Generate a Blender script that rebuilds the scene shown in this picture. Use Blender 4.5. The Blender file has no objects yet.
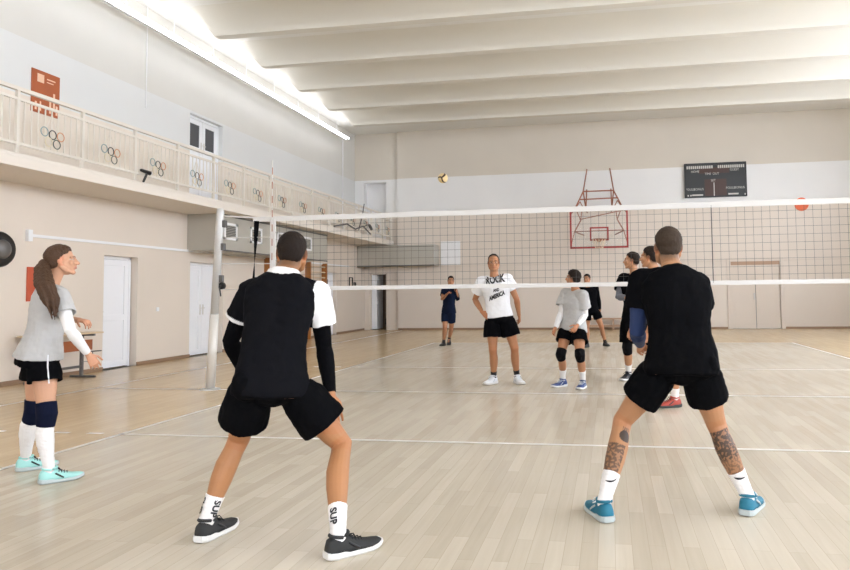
import bpy, bmesh, math, random
import numpy as np
from mathutils import Vector, Matrix, noise
random.seed(7)
SC = bpy.context.scene
C = SC.collection
PI = math.pi
V = Vector

# ------------------------------------------------------------------ colours and materials
def lin(h):
    h = h.lstrip('#')
    o = []
    for i in (0, 2, 4):
        c = int(h[i:i+2], 16) / 255
        o.append(c / 12.92 if c <= .04045 else ((c + .055) / 1.055) ** 2.4)
    return (o[0], o[1], o[2], 1)

def newmat(name):
    m = bpy.data.materials.new(name)
    m.use_nodes = True
    nt = m.node_tree
    return m, nt, nt.nodes['Principled BSDF']

def N(nt, t, **kw):
    n = nt.nodes.new(t)
    for k, v in kw.items():
        setattr(n, k, v)
    return n

def bump(nt, b, scale, strength, dist=.01, stretch=None):
    tc = N(nt, 'ShaderNodeTexCoord')
    no = N(nt, 'ShaderNodeTexNoise')
    no.inputs['Scale'].default_value = scale
    no.inputs['Detail'].default_value = 4
    src = tc.outputs['Object']
    if stretch:
        mp = N(nt, 'ShaderNodeMapping')
        mp.inputs['Scale'].default_value = stretch
        nt.links.new(src, mp.inputs['Vector'])
        src = mp.outputs['Vector']
    nt.links.new(src, no.inputs['Vector'])
    bp = N(nt, 'ShaderNodeBump')
    bp.inputs['Strength'].default_value = strength
    bp.inputs['Distance'].default_value = dist
    nt.links.new(no.outputs['Fac'], bp.inputs['Height'])
    nt.links.new(bp.outputs['Normal'], b.inputs['Normal'])
    return no

def mat(name, col, rough=.6, metal=0, bmp=None, vary=0, spec=.5, sheen=0):
    m, nt, b = newmat(name)
    c = lin(col)
    b.inputs['Base Color'].default_value = c
    b.inputs['Roughness'].default_value = rough
    b.inputs['Metallic'].default_value = metal
    b.inputs['Specular IOR Level'].default_value = spec
    if sheen:
        b.inputs['Sheen Weight'].default_value = sheen
    if bmp:
        bump(nt, b, bmp[0], bmp[1], bmp[2] if len(bmp) > 2 else .01)
    if vary:
        tc = N(nt, 'ShaderNodeTexCoord')
        no = N(nt, 'ShaderNodeTexNoise')
        no.inputs['Scale'].default_value = 3
        nt.links.new(tc.outputs['Object'], no.inputs['Vector'])
        mx = N(nt, 'ShaderNodeMix', data_type='RGBA')
        mx.inputs['A'].default_value = tuple(x * (1 - vary) for x in c[:3]) + (1,)
        mx.inputs['B'].default_value = tuple(min(1, x * (1 + vary)) for x in c[:3]) + (1,)
        nt.links.new(no.outputs['Fac'], mx.inputs['Factor'])
        nt.links.new(mx.outputs['Result'], b.inputs['Base Color'])
    return m

def attrmat(name, rough=.6, bmp=None, spec=.3):
    m, nt, b = newmat(name)
    a = N(nt, 'ShaderNodeAttribute', attribute_name='Col')
    nt.links.new(a.outputs['Color'], b.inputs['Base Color'])
    b.inputs['Roughness'].default_value = rough
    b.inputs['Specular IOR Level'].default_value = spec
    if bmp:
        bump(nt, b, bmp[0], bmp[1], bmp[2])
    return m

def bandmat(name, bands, rough=.55, bmp=(40, .12, .004)):
    """paint bands by height: bands = [(z_from, colour), ...] ascending"""
    m, nt, b = newmat(name)
    g = N(nt, 'ShaderNodeNewGeometry')
    sp = N(nt, 'ShaderNodeSeparateXYZ')
    nt.links.new(g.outputs['Position'], sp.inputs[0])
    last = None
    for i, (z, col) in enumerate(bands):
        if i == 0:
            rgb = N(nt, 'ShaderNodeRGB')
            rgb.outputs[0].default_value = lin(col)
            last = rgb.outputs[0]
            continue
        gt = N(nt, 'ShaderNodeMath', operation='GREATER_THAN')
        gt.inputs[1].default_value = z
        nt.links.new(sp.outputs['Z'], gt.inputs[0])
        mx = N(nt, 'ShaderNodeMix', data_type='RGBA')
        nt.links.new(gt.outputs[0], mx.inputs['Factor'])
        nt.links.new(last, mx.inputs['A'])
        mx.inputs['B'].default_value = lin(col)
        last = mx.outputs['Result']
    no = N(nt, 'ShaderNodeTexNoise')
    no.inputs['Scale'].default_value = .8
    no.inputs['Detail'].default_value = 5
    mr = N(nt, 'ShaderNodeMapRange')
    mr.inputs['To Min'].default_value = .94
    mr.inputs['To Max'].default_value = 1.04
    nt.links.new(g.outputs['Position'], no.inputs['Vector'])
    nt.links.new(no.outputs['Fac'], mr.inputs['Value'])
    vm = N(nt, 'ShaderNodeVectorMath', operation='SCALE')
    nt.links.new(last, vm.inputs[0])
    nt.links.new(mr.outputs[0], vm.inputs['Scale'])
    nt.links.new(vm.outputs[0], b.inputs['Base Color'])
    b.inputs['Roughness'].default_value = rough
    b.inputs['Specular IOR Level'].default_value = .4
    bump(nt, b, *bmp)
    return m

def emit(name, col, s):
    m, nt, b = newmat(name)
    b.inputs['Base Color'].default_value = lin(col)
    b.inputs['Emission Color'].default_value = lin(col)
    b.inputs['Emission Strength'].default_value = s
    return m

# ------------------------------------------------------------------ court numbers (metres)
XS, YN = -4.62, 9.02            # left sideline, centre line
XE = XS + 9
XW, XU, XR = -8.96, -9.35, 9.6  # left wall below the balcony, left wall above it, right wall
YB, YF = 24.55, -8.0            # back wall, wall behind the camera
XB = -7.83                      # balcony edge
ZB0, ZB1, ZC = 3.08, 3.27, 7.32

def floor_mat():
    m, nt, b = newmat('varnished_parquet')
    g = N(nt, 'ShaderNodeNewGeometry')
    mp = N(nt, 'ShaderNodeMapping')
    mp.inputs['Rotation'].default_value = (0, 0, PI / 2)
    nt.links.new(g.outputs['Position'], mp.inputs['Vector'])
    br = N(nt, 'ShaderNodeTexBrick')
    br.offset = .37
    br.offset_frequency = 2
    br.inputs['Color1'].default_value = (0, 0, 0, 1)
    br.inputs['Color2'].default_value = (1, 1, 1, 1)
    br.inputs['Mortar'].default_value = (.5, .5, .5, 1)
    br.inputs['Scale'].default_value = 1
    br.inputs['Mortar Size'].default_value = .0012
    br.inputs['Brick Width'].default_value = .85
    br.inputs['Row Height'].default_value = .085
    nt.links.new(mp.outputs[0], br.inputs['Vector'])
    # grain drawn out along the strips
    mg = N(nt, 'ShaderNodeMapping')
    mg.inputs['Scale'].default_value = (30, 1.3, 1)
    nt.links.new(g.outputs['Position'], mg.inputs['Vector'])
    ng = N(nt, 'ShaderNodeTexNoise')
    ng.inputs['Scale'].default_value = 1
    ng.inputs['Detail'].default_value = 3
    ng.inputs['Distortion'].default_value = .8
    nt.links.new(mg.outputs[0], ng.inputs['Vector'])
    nb = N(nt, 'ShaderNodeTexNoise')
    nb.inputs['Scale'].default_value = .35
    nb.inputs['Detail'].default_value = 3
    nt.links.new(g.outputs['Position'], nb.inputs['Vector'])
    # strip tone
    add = N(nt, 'ShaderNodeMath', operation='MULTIPLY_ADD')
    nt.links.new(br.outputs['Color'], add.inputs[0])
    add.inputs[1].default_value = .34
    ga = N(nt, 'ShaderNodeMath', operation='MULTIPLY_ADD')
    nt.links.new(ng.outputs['Fac'], ga.inputs[0])
    ga.inputs[1].default_value = .36
    nt.links.new(nb.outputs['Fac'], ga.inputs[2])
    ga2 = N(nt, 'ShaderNodeMath', operation='ADD')
    nt.links.new(ga.outputs[0], ga2.inputs[0])
    ga2.inputs[1].default_value = -.33
    nt.links.new(ga2.outputs[0], add.inputs[2])
    def ramp(a, c):
        r = N(nt, 'ShaderNodeValToRGB')
        r.color_ramp.elements[0].position = .02
        r.color_ramp.elements[0].color = lin(a)
        r.color_ramp.elements[1].position = .95
        r.color_ramp.elements[1].color = lin(c)
        nt.links.new(add.outputs[0], r.inputs[0])
        return r
    rc = ramp(COURT_A, COURT_B)
    ro = ramp(OUT_A, OUT_B)
    # worn pale court inside the lines, yellower wood outside
    sp = N(nt, 'ShaderNodeSeparateXYZ')
    nt.links.new(g.outputs['Position'], sp.inputs[0])
    def inside(sock, lo, hi):
        a = N(nt, 'ShaderNodeMath', operation='GREATER_THAN'); a.inputs[1].default_value = lo
        c = N(nt, 'ShaderNodeMath', operation='LESS_THAN'); c.inputs[1].default_value = hi
        nt.links.new(sock, a.inputs[0]); nt.links.new(sock, c.inputs[0])
        d = N(nt, 'ShaderNodeMath', operation='MULTIPLY')
        nt.links.new(a.outputs[0], d.inputs[0]); nt.links.new(c.outputs[0], d.inputs[1])
        return d.outputs[0]
    ix = inside(sp.outputs['X'], XS, XE)
    iy = inside(sp.outputs['Y'], YN - 9, YN + 9)
    im = N(nt, 'ShaderNodeMath', operation='MULTIPLY')
    nt.links.new(ix, im.inputs[0]); nt.links.new(iy, im.inputs[1])
    mx = N(nt, 'ShaderNodeMix', data_type='RGBA')
    nt.links.new(im.outputs[0], mx.inputs['Factor'])
    nt.links.new(ro.outputs[0], mx.inputs['A'])
    nt.links.new(rc.outputs[0], mx.inputs['B'])
    # joints
    mj = N(nt, 'ShaderNodeMix', data_type='RGBA', blend_type='MULTIPLY')
    mjf = N(nt, 'ShaderNodeMath', operation='MULTIPLY')
    mjf.inputs[1].default_value = .38
    nt.links.new(br.outputs['Fac'], mjf.inputs[0])
    nt.links.new(mjf.outputs[0], mj.inputs['Factor'])
    nt.links.new(mx.outputs['Result'], mj.inputs['A'])
    mj.inputs['B'].default_value = (.45, .36, .28, 1)
    nt.links.new(mj.outputs['Result'], b.inputs['Base Color'])
    mr = N(nt, 'ShaderNodeMapRange')
    mr.inputs['To Min'].default_value = .20
    mr.inputs['To Max'].default_value = .25
    nt.links.new(ng.outputs['Fac'], mr.inputs['Value'])
    nt.links.new(mr.outputs[0], b.inputs['Roughness'])
    b.inputs['Specular IOR Level'].default_value = .5
    bp = N(nt, 'ShaderNodeBump')
    bp.inputs['Strength'].default_value = .02
    bp.inputs['Distance'].default_value = .004
    nt.links.new(add.outputs[0], bp.inputs['Height'])
    nt.links.new(bp.outputs['Normal'], b.inputs['Normal'])
    return m

COURT_A, COURT_B = '#b8aa94', '#ddd3c0'
OUT_A, OUT_B = '#bba078', '#dec59c'

M = {}
M['floor'] = floor_mat()
M['wall_low'] = bandmat('beige_wall_paint', [(0, '#e2d5c5')], rough=.4)
M['wall_up'] = bandmat('white_wall_beige_top', [(0, '#e4d8c9'), (4.62, '#dededb'), (5.56, '#d9d6ce')], rough=.45)
M['wall_back'] = bandmat('beige_white_beige_paint', [(0, '#e1d5c7'), (4.16, '#ecebe8'), (5.57, '#d8cfc0')], rough=.4)
M['wall_plain'] = bandmat('plain_wall_paint', [(0, '#dfd3c5'), (4.2, '#ecebe8')], rough=.5)
M['ceil'] = mat('white_ceiling_paint', '#e8e6df', .7, bmp=(12, .1, .01))
M['rib'] = mat('cream_concrete_rib', '#e0dcd0', .6, bmp=(12, .1, .01))
M['balcony'] = mat('cream_balcony_render', '#e6dccf', .5, bmp=(30, .15, .005))
M['skirt'] = mat('brown_skirting', '#93765b', .5, vary=.1)
M['rail'] = mat('cream_rail_paint', '#e4dccf', .4)
M['white'] = mat('white_paint', '#f0efee', .45)
M['upvc'] = mat('white_door_plastic', '#f2f2f3', .3)
M['groove'] = mat('grey_seal', '#a9a9a8', .5)
M['dark_glass'] = mat('dark_door_glass', '#55565a', .08)
M['beige_door'] = mat('beige_painted_door', '#dccfc0', .45, bmp=(30, .1, .004))
M['wood'] = mat('orange_varnished_wood', '#a5692f', .35, vary=.15)
M['rung'] = mat('pale_wood_rung', '#e2cdb0', .4)
M['duct'] = mat('grey_duct_sheet', '#b5b0a4', .4, .15, bmp=(8, .08, .01))
M['duct_edge'] = mat('dark_duct_edge', '#5d5a57', .5)
M['steel'] = mat('galvanised_steel', '#c9c7c2', .35, .15)
M['steel_pale'] = mat('pale_painted_steel', '#d8d3ca', .4, .1)
M['black'] = mat('black_plastic', '#1c1c1d', .45)
M['blackcloth'] = mat('black_cloth_strap', '#0d0d0f', .9, spec=.04)
M['netcord'] = mat('grey_black_cord', '#55524c', .8)
M['tape'] = mat('white_net_tape', '#dcd9d4', .7, bmp=(150, .2, .002))
M['line'] = mat('white_court_paint', '#f3efe8', .35)
M['red'] = mat('red_frame_paint', '#a3302a', .45)
M['rust'] = mat('rust_red_truss_paint', '#a0644a', .5, vary=.15)
M['orange'] = mat('orange_disc_paint', '#f0703c', .5)
M['board_black'] = mat('scoreboard_black', '#26292a', .4)
M['board_brown'] = mat('scoreboard_brown', '#452c23', .45)
M['board_mark'] = mat('scoreboard_lettering', '#cfccc4', .5)
M['poster'] = mat('orange_brown_board', '#a9582f', .5, vary=.12)
M['poster_mark'] = mat('pale_poster_print', '#eec6a8', .5)
M['redsign'] = mat('red_orange_board', '#c25636', .5)
M['ring_blue'] = mat('ring_grey_blue', '#93a3a0', .5)
M['ring_black'] = mat('ring_black', '#33302c', .5)
M['ring_red'] = mat('ring_orange', '#d49a72', .5)
M['ring_green'] = mat('ring_dark_green', '#5a6056', .5)
M['ring_yellow'] = mat('ring_cream_yellow', '#e3d6b8', .5)
M['tube'] = emit('fluorescent_tube', '#f6f8ff', 7.2)
M['pane'] = emit('assumed_frosted_pane', '#e6efff', 10)  # glow of the assumed right-hand windows, out of view
M['fill_pane'] = emit('added_fill_pane', '#e6efff', 4.6)  # glow of the windows added behind the camera as fill
M['plexi'] = None
M['desk_top'] = mat('beige_desk_laminate', '#d6bf9c', .4)
M['desk_wood'] = mat('brown_desk_panel', '#98552f', .4, vary=.1)
M['desk_steel'] = mat('grey_desk_steel', '#6d6a67', .4, .4)
M['bench'] = mat('tan_bench_wood', '#b9977a', .45, vary=.1)
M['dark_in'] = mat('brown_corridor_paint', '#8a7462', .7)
M['ball_y'] = mat('yellow_ball_panel', '#e8cf98', .5)
M['ball_d'] = mat('dark_ball_panel', '#3a2417', .5)
M['sock'] = mat('white_sock_knit', '#eeeae6', .9, bmp=(300, .4, .002))
M['sock_black'] = mat('black_sock_knit', '#1d1c1d', .9)
M['kit_black'] = mat('black_jersey', '#0d0d0f', .9, bmp=(9, .6, .02), spec=.04)
M['kit_black2'] = mat('black_short_cloth', '#0c0c0e', .9, bmp=(11, .6, .02), spec=.04)
M['navy'] = mat('navy_jersey', '#141c30', .9, bmp=(9, .5, .02), spec=.1)
M['navy_pad'] = mat('navy_knit_pad', '#11162a', .9, bmp=(120, .3, .003), spec=.1)
M['black_pad'] = mat('black_knit_pad', '#101012', .9, bmp=(120, .3, .003), spec=.1)
M['blue_sleeve'] = mat('blue_compression_cloth', '#1c2f58', .8, bmp=(40, .2, .004))
M['white_sleeve'] = mat('white_compression_cloth', '#e9e6e2', .85, bmp=(40, .2, .004))
M['grey_sleeve'] = mat('grey_compression_cloth', '#74757a', .85)
M['grey_tee'] = mat('grey_marl_jersey', '#b9b7b4', .9, bmp=(10, .5, .02))
M['white_tee'] = mat('white_jersey', '#e9e8e8', .9, bmp=(10, .5, .02))
M['print'] = mat('black_print_ink', '#2a2a2c', .8)
M['pip_white'] = mat('white_piping', '#e6e6e6', .8)
M['shoe_dark'] = mat('charcoal_shoe_mesh', '#383837', .75, bmp=(200, .4, .002), spec=.2)
M['shoe_teal'] = mat('teal_shoe_mesh', '#1a7088', .6, bmp=(200, .4, .002))
M['shoe_mint'] = mat('mint_shoe_mesh', '#a6dcd4', .65, bmp=(200, .4, .002))
M['shoe_white'] = mat('white_shoe_leather', '#e9eaec', .5)
M['shoe_blue'] = mat('blue_shoe_mesh', '#2b3f74', .6)
M['shoe_black'] = mat('black_shoe_mesh', '#1e1e21', .6)
M['shoe_red'] = mat('red_shoe_mesh', '#b0483a', .6)
M['sole_white'] = mat('white_rubber_sole', '#e4e2dd', .55)
M['sole_dark'] = mat('dark_rubber_sole', '#26302c', .6)
M['sole_grey'] = mat('grey_rubber_sole', '#b9c2c0', .55)
M['lace'] = mat('pale_lace', '#d9dfe0', .8)
M['lace_dark'] = mat('dark_lace', '#202225', .8)
M['skin'] = attrmat('skin', .5, bmp=(60, .08, .003))
M['hair_dark'] = mat('dark_brown_hair', '#221913', .75, bmp=(160, .7, .004), vary=.3, spec=.2)
M['hair_brown'] = mat('brown_hair', '#4b3423', .6, bmp=(120, .8, .006), vary=.35, spec=.3)
M['hair_fade'] = mat('short_greying_brown_hair', '#41352b', .8, bmp=(200, .6, .003), vary=.25, spec=.2)
M['shirt_attr'] = attrmat('two_tone_jersey', .9, bmp=(9, .5, .02), spec=.04)
M['tie'] = mat('black_hair_tie', '#16130f', .7)

mm, nt, b = newmat('clear_backboard')
b.inputs['Base Color'].default_value = (.95, .93, .9, 1)
b.inputs['Roughness'].default_value = .08
b.inputs['Alpha'].default_value = .07
b.inputs['Specular IOR Level'].default_value = .15
M['plexi'] = mm

# ------------------------------------------------------------------ mesh helpers
class MB:
    def __init__(s):
        s.v = []; s.f = []; s.mi = []
    def add(s, vs, fs, mi=0):
        o = len(s.v)
        s.v += [tuple(x) for x in vs]
        s.f += [tuple(i + o for i in f) for f in fs]
        s.mi += [mi] * len(fs)
        return s
    def box(s, a, b, mi=0, M4=None):
        x0, y0, z0 = [min(p, q) for p, q in zip(a, b)]
        x1, y1, z1 = [max(p, q) for p, q in zip(a, b)]
        vs = [V(p) for p in ((x0,y0,z0),(x1,y0,z0),(x1,y1,z0),(x0,y1,z0),(x0,y0,z1),(x1,y0,z1),(x1,y1,z1),(x0,y1,z1))]
        if M4: vs = [M4 @ p for p in vs]
        return s.add(vs, [(0,3,2,1),(4,5,6,7),(0,1,5,4),(1,2,6,5),(2,3,7,6),(3,0,4,7)], mi)
    def loft(s, rings, n=16, c0='round', c1='round', power=2.0, mi=0):
        """rings: list of (centre, side vector, front vector); closed solid"""
        def ring(c, a, b):
            o = []
            for k in range(n):
                t = 2 * PI * k / n
                ct, st = math.cos(t), math.sin(t)
                if power != 2.0:
                    ct = math.copysign(abs(ct) ** (2 / power), ct); st = math.copysign(abs(st) ** (2 / power), st)
                o.append(c + a * ct + b * st)
            return o
        rr = []
        def cap(i, sgn, kind):
            c, a, b = rings[i]
            j = 1 if i == 0 else -2
            ax = (c - rings[j][0])
            ax = ax.normalized() if ax.length > 1e-9 else V((0,0,1))
            r = min(a.length, b.length)
            out = []
            if kind == 'round':
                for ph in (30, 60):
                    p = math.radians(ph)
                    out.append((c + ax * r * math.sin(p), a * math.cos(p), b * math.cos(p)))
                return out, c + ax * r
            if kind == 'hem':
                q_ = 1 - .0125 / max(r, .03)
                out.append((c, a * q_, b * q_))
                out.append((c - ax * .030, a * (q_ - .02), b * (q_ - .02)))
                return out, c - ax * .030
            return out, c
        e0, p0 = cap(0, -1, c0)
        e1, p1 = cap(len(rings) - 1, 1, c1)
        seq = list(reversed(e0)) + list(rings) + e1
        vs = [p0]
        for c, a, b in seq:
            vs += ring(c, a, b)
        vs.append(p1)
        fs = []
        for k in range(n):
            fs.append((0, 1 + (k + 1) % n, 1 + k))
        for i in range(len(seq) - 1):
            for k in range(n):
                k2 = (k + 1) % n
                A = 1 + i * n; B = A + n
                fs.append((A + k, A + k2, B + k2, B + k))
        L = 1 + (len(seq) - 1) * n
        for k in range(n):
            fs.append((L + k, L + (k + 1) % n, len(vs) - 1))
        return s.add(vs, fs, mi)
    def tube(s, pts, r, ref=None, n=12, c0='round', c1='round', mi=0):
        pts = [V(p) for p in pts]
        if not isinstance(r, (list, tuple)): r = [r] * len(pts)
        rings = []
        for i, p in enumerate(pts):
            t = (pts[min(i + 1, len(pts) - 1)] - pts[max(i - 1, 0)]).normalized()
            f = V(ref) if ref is not None else (V((0,1,0)) if abs(t.y) < .9 else V((1,0,0)))
            f = (f - t * f.dot(t))
            if f.length < 1e-4: f = t.orthogonal()
            f.normalize()
            sd = f.cross(t).normalized()
            ra, rb = r[i] if isinstance(r[i], (list, tuple)) else (r[i], r[i])
            rings.append((p, sd * ra, f * rb))
        return s.loft(rings, n, c0, c1, mi=mi)
    def ellipsoid(s, c, a, b, d, nu=16, nv=10, mi=0):
        vs = [c - d]
        for i in range(1, nv):
            ph = -PI / 2 + PI * i / nv
            for k in range(nu):
                t = 2 * PI * k / nu
                vs.append(c + (a * math.cos(t) + b * math.sin(t)) * math.cos(ph) + d * math.sin(ph))
        vs.append(c + d)
        fs = []
        for k in range(nu): fs.append((0, 1 + (k + 1) % nu, 1 + k))
        for i in range(nv - 2):
            for k in range(nu):
                k2 = (k + 1) % nu; A = 1 + i * nu; B = A + nu
                fs.append((A + k, A + k2, B + k2, B + k))
        L = 1 + (nv - 2) * nu
        for k in range(nu): fs.append((L + k, L + (k + 1) % nu, len(vs) - 1))
        return s.add(vs, fs, mi)
    def lathe(s, prof, c, ax, n=28, mi=0):
        """prof: list of (radius, height along ax)"""
        ax = V(ax).normalized(); c = V(c)
        u = ax.orthogonal().normalized(); w = ax.cross(u)
        vs = []; fs = []
        for r, h in prof:
            for k in range(n):
                t = 2 * PI * k / n
                vs.append(c + ax * h + (u * math.cos(t) + w * math.sin(t)) * r)
        for i in range(len(prof) - 1):
            for k in range(n):
                k2 = (k + 1) % n
                fs.append((i*n + k, i*n + k2, (i+1)*n + k2, (i+1)*n + k))
        fs.append(tuple(reversed(range(n))))
        fs.append(tuple((len(prof)-1)*n + k for k in range(n)))
        return s.add(vs, fs, mi)
    def torus(s, c, ax, R, r, n=28, m=8, mi=0):
        ax = V(ax).normalized(); c = V(c)
        u = ax.orthogonal().normalized(); w = ax.cross(u)
        vs = []; fs = []
        for i in range(n):
            t = 2 * PI * i / n
            d = u * math.cos(t) + w * math.sin(t)
            for j in range(m):
                p = 2 * PI * j / m
                vs.append(c + d * (R + r * math.cos(p)) + ax * r * math.sin(p))
        for i in range(n):
            for j in range(m):
                fs.append((i*m + j, ((i+1) % n)*m + j, ((i+1) % n)*m + (j+1) % m, i*m + (j+1) % m))
        return s.add(vs, fs, mi)
    def mesh(s, name, org=None):
        me = bpy.data.meshes.new(name)
        vs = s.v
        if org is not None:
            o = V(org); vs = [tuple(V(p) - o) for p in vs]
        me.from_pydata(vs, [], s.f)
        me.polygons.foreach_set('material_index', s.mi)
        me.update()
        return me
    def obj(s, name, m, parent=None, smooth=False, bevel=0, org=None):
        if parent is not None and org is None: org = world_loc(parent)
        me = s.mesh(name, org)
        for x in (m if isinstance(m, (list, tuple)) else [m]): me.materials.append(x)
        if smooth:
            me.polygons.foreach_set('use_smooth', [True] * len(me.polygons))
        o = bpy.data.objects.new(name, me)
        C.objects.link(o)
        if parent is not None: o.parent = parent
        elif org is not None: o.location = org
        if bevel:
            bv = o.modifiers.new('edge', 'BEVEL'); bv.width = bevel; bv.segments = 2; bv.limit_method = 'ANGLE'
        return o

def world_loc(o):
    p = V((0, 0, 0))
    while o is not None:
        p += o.location; o = o.parent
    return p

def thing(name, label, cat, loc=(0, 0, 0), group=None):
    o = bpy.data.objects.new(name, None)
    o.empty_display_size = .1
    C.objects.link(o); o.location = loc
    return tag(o, label, cat, group)

def tag(o, label, cat, group=None):
    o['label'] = label; o['category'] = cat
    if group: o['group'] = group
    return o

def struct(o, label=None):
    o['kind'] = 'structure'
    if label: o['label'] = label
    return o

def dup(o, loc, label, group=None):
    r = o.copy(); C.objects.link(r); r.location = loc; r['label'] = label
    if group: r['group'] = group
    for ch in list(o.children):
        c = ch.copy(); C.objects.link(c); c.parent = r
        for g in list(ch.children):
            d = g.copy(); C.objects.link(d); d.parent = c
    return r

def text_geo(s, size, bold=0):
    cu = bpy.data.curves.new('lettering', 'FONT')
    cu.body = s; cu.size = size; cu.align_x = 'CENTER'; cu.align_y = 'CENTER'; cu.resolution_u = 3; cu.offset = bold
    o = bpy.data.objects.new('lettering', cu); C.objects.link(o)
    dg = bpy.context.evaluated_depsgraph_get()
    me = bpy.data.meshes.new_from_object(o.evaluated_get(dg))
    vs = [v.co.copy() for v in me.vertices]; fs = [tuple(p.vertices) for p in me.polygons]
    bpy.data.objects.remove(o); bpy.data.curves.remove(cu); bpy.data.meshes.remove(me)
    return vs, fs

# ------------------------------------------------------------------ camera
pitch, yaw, roll, h = .0577, .1674, -.0122, 1.2991
F = V((-math.sin(yaw)*math.cos(pitch), math.cos(yaw)*math.cos(pitch), math.sin(pitch)))
R0 = V((math.cos(yaw), math.sin(yaw), 0)); U0 = R0.cross(F)
Rr = R0*math.cos(roll) + U0*math.sin(roll); Uu = -R0*math.sin(roll) + U0*math.cos(roll)
cam = bpy.data.cameras.new('camera')
cam.sensor_width = 36; cam.lens = 694.1 / 850 * 36
cam.shift_x = -(491.67 - 425) / 850; cam.shift_y = -(285 - 253.16) / 850
cam.clip_end = 100
co = bpy.data.objects.new('camera', cam); C.objects.link(co)
co.matrix_world = Matrix(((Rr.x, Uu.x, -F.x, 0), (Rr.y, Uu.y, -F.y, 0), (Rr.z, Uu.z, -F.z, h), (0, 0, 0, 1)))
SC.camera = co

# ------------------------------------------------------------------ room shell
def holed_wall(name, m, axis, const, u0, u1, z0, z1, holes, depth, inward):
    """axis 'x': plane x=const with u=y; axis 'y': plane y=const with u=x. depth: how deep the openings are cut, away from the room"""
    mb = MB()
    us = sorted({u0, u1, *[a for hh in holes for a in hh[:2]]}); zs = sorted({z0, z1, *[a for hh in holes for a in hh[2:4]]})
    def P(u, z, d=0):
        c = const - inward * d
        return (c, u, z) if axis == 'x' else (u, c, z)
    for a, bb in zip(us, us[1:]):
        for c, d in zip(zs, zs[1:]):
            mu, mz = (a + bb) / 2, (c + d) / 2
            if any(hh[0] < mu < hh[1] and hh[2] < mz < hh[3] for hh in holes): continue
            mb.add([P(a, c), P(bb, c), P(bb, d), P(a, d)], [(0, 1, 2, 3)])
    for a, bb, c, d in holes:
        for (p, q) in (((a, c), (a, d)), ((bb, c), (bb, d)), ((a, d), (bb, d)), ((a, c), (bb, c))):
            mb.add([P(*p), P(*q), P(*q, depth), P(*p, depth)], [(0, 1, 2, 3)])
    return struct(mb.obj(name, m))

fl = MB().box((-11, YF, -.2), (XR + .5, YB + 3, 0))
struct(fl.obj('floor', M['floor']))
D1 = (11.14, 12.05, 0, 2.07); D2 = (13.74, 15.05, 0, 2.06); D3 = (20.98, 21.95, 0, 2.05)
holed_wall('wall_left', M['wall_low'], 'x', XW, YF, YB + .2, 0, ZB0 + .05, [D1, D2, D3], .2, 1)
UD = (14.27, 15.62, ZB1, 5.50)
holed_wall('wall_left_upper', M['wall_up'], 'x', XU, YF, YB + .2, ZB1 - .1, ZC + .4, [UD], .18, 1)
DW = (-8.80, -8.11, 0, 2.10); BD = (4.06, 5.63, 0, 2.27)
holed_wall('wall_back', M['wall_back'], 'y', YB, -7.65, XR, 0, ZC + .4, [BD], .08, -1)
AL = (-8.99, -8.13, ZB1, 5.48)
holed_wall('wall_back_corner', M['wall_back'], 'y', YB + .12, XU - .1, -7.65, 0, ZC + .4, [DW, AL], .3, -1)
struct(MB().box((-7.66, YB, 0), (-7.65, YB + .12, ZC)).obj('wall_back_return', M['wall_back']))
struct(MB().box((AL[0], YB + .42, AL[2]), (AL[1], YB + .44, AL[3])).obj('wall_back_alcove', M['white']))
WINS = [(-5.5 + 5.2 * k, -5.5 + 5.2 * k + 3.8, 2.6, 5.9) for k in range(5)]  # windows out of view, assumed so the light falls evenly
holed_wall('wall_right', M['wall_plain'], 'x', XR, YF, YB + .2, 0, ZC + .4, WINS, .25, -1)
FILL_WINS = [(-7.4 + 4.1 * k, -7.4 + 4.1 * k + 3.2, 1.6, 6.2) for k in range(4)]  # unseen windows added behind the camera to fill the back wall and players
holed_wall('wall_front', M['wall_plain'], 'y', YF, XU - .3, XR + .3, 0, ZC + .4, FILL_WINS, .25, 1)
for k, (a, bb, c, d) in enumerate(FILL_WINS):
    w = MB().box((a, YF - .22, c), (bb, YF - .2, d)).obj('window_%d' % (k + 6), M['fill_pane']); struct(w)
    fr = MB()
    for x in (a, (a*2+bb)/3, (a+2*bb)/3, bb): fr.box((x - .04, YF - .2, c), (x + .04, YF - .12, d))
    for z in (c, c + 1.5, c + 3.0, d): fr.box((a, YF - .2, z - .04), (bb, YF - .12, z + .04))
    fr.obj('window_frame', M['white'], w)
for k, (a, bb, c, d) in enumerate(WINS):
    w = MB().box((XR + .2, a, c), (XR + .22, bb, d)).obj('window_%d' % (k + 1), M['pane']); struct(w)
    fr = MB()
    for y in (a, (a*2+bb)/3, (a+2*bb)/3, bb): fr.box((XR + .12, y - .04, c), (XR + .2, y + .04, d))
    for z in (c, c + 1.1, d): fr.box((XR + .12, a, z - .04), (XR + .2, bb, z + .04))
    fr.obj('window_frame', M['white'], w)
# corridor seen through the back doorway
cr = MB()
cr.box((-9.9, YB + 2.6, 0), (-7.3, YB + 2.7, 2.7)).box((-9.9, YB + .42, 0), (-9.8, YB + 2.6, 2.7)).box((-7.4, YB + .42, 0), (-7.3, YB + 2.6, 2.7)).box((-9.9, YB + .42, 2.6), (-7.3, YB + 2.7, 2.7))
struct(cr.obj('wall_corridor', M['dark_in']))
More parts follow.
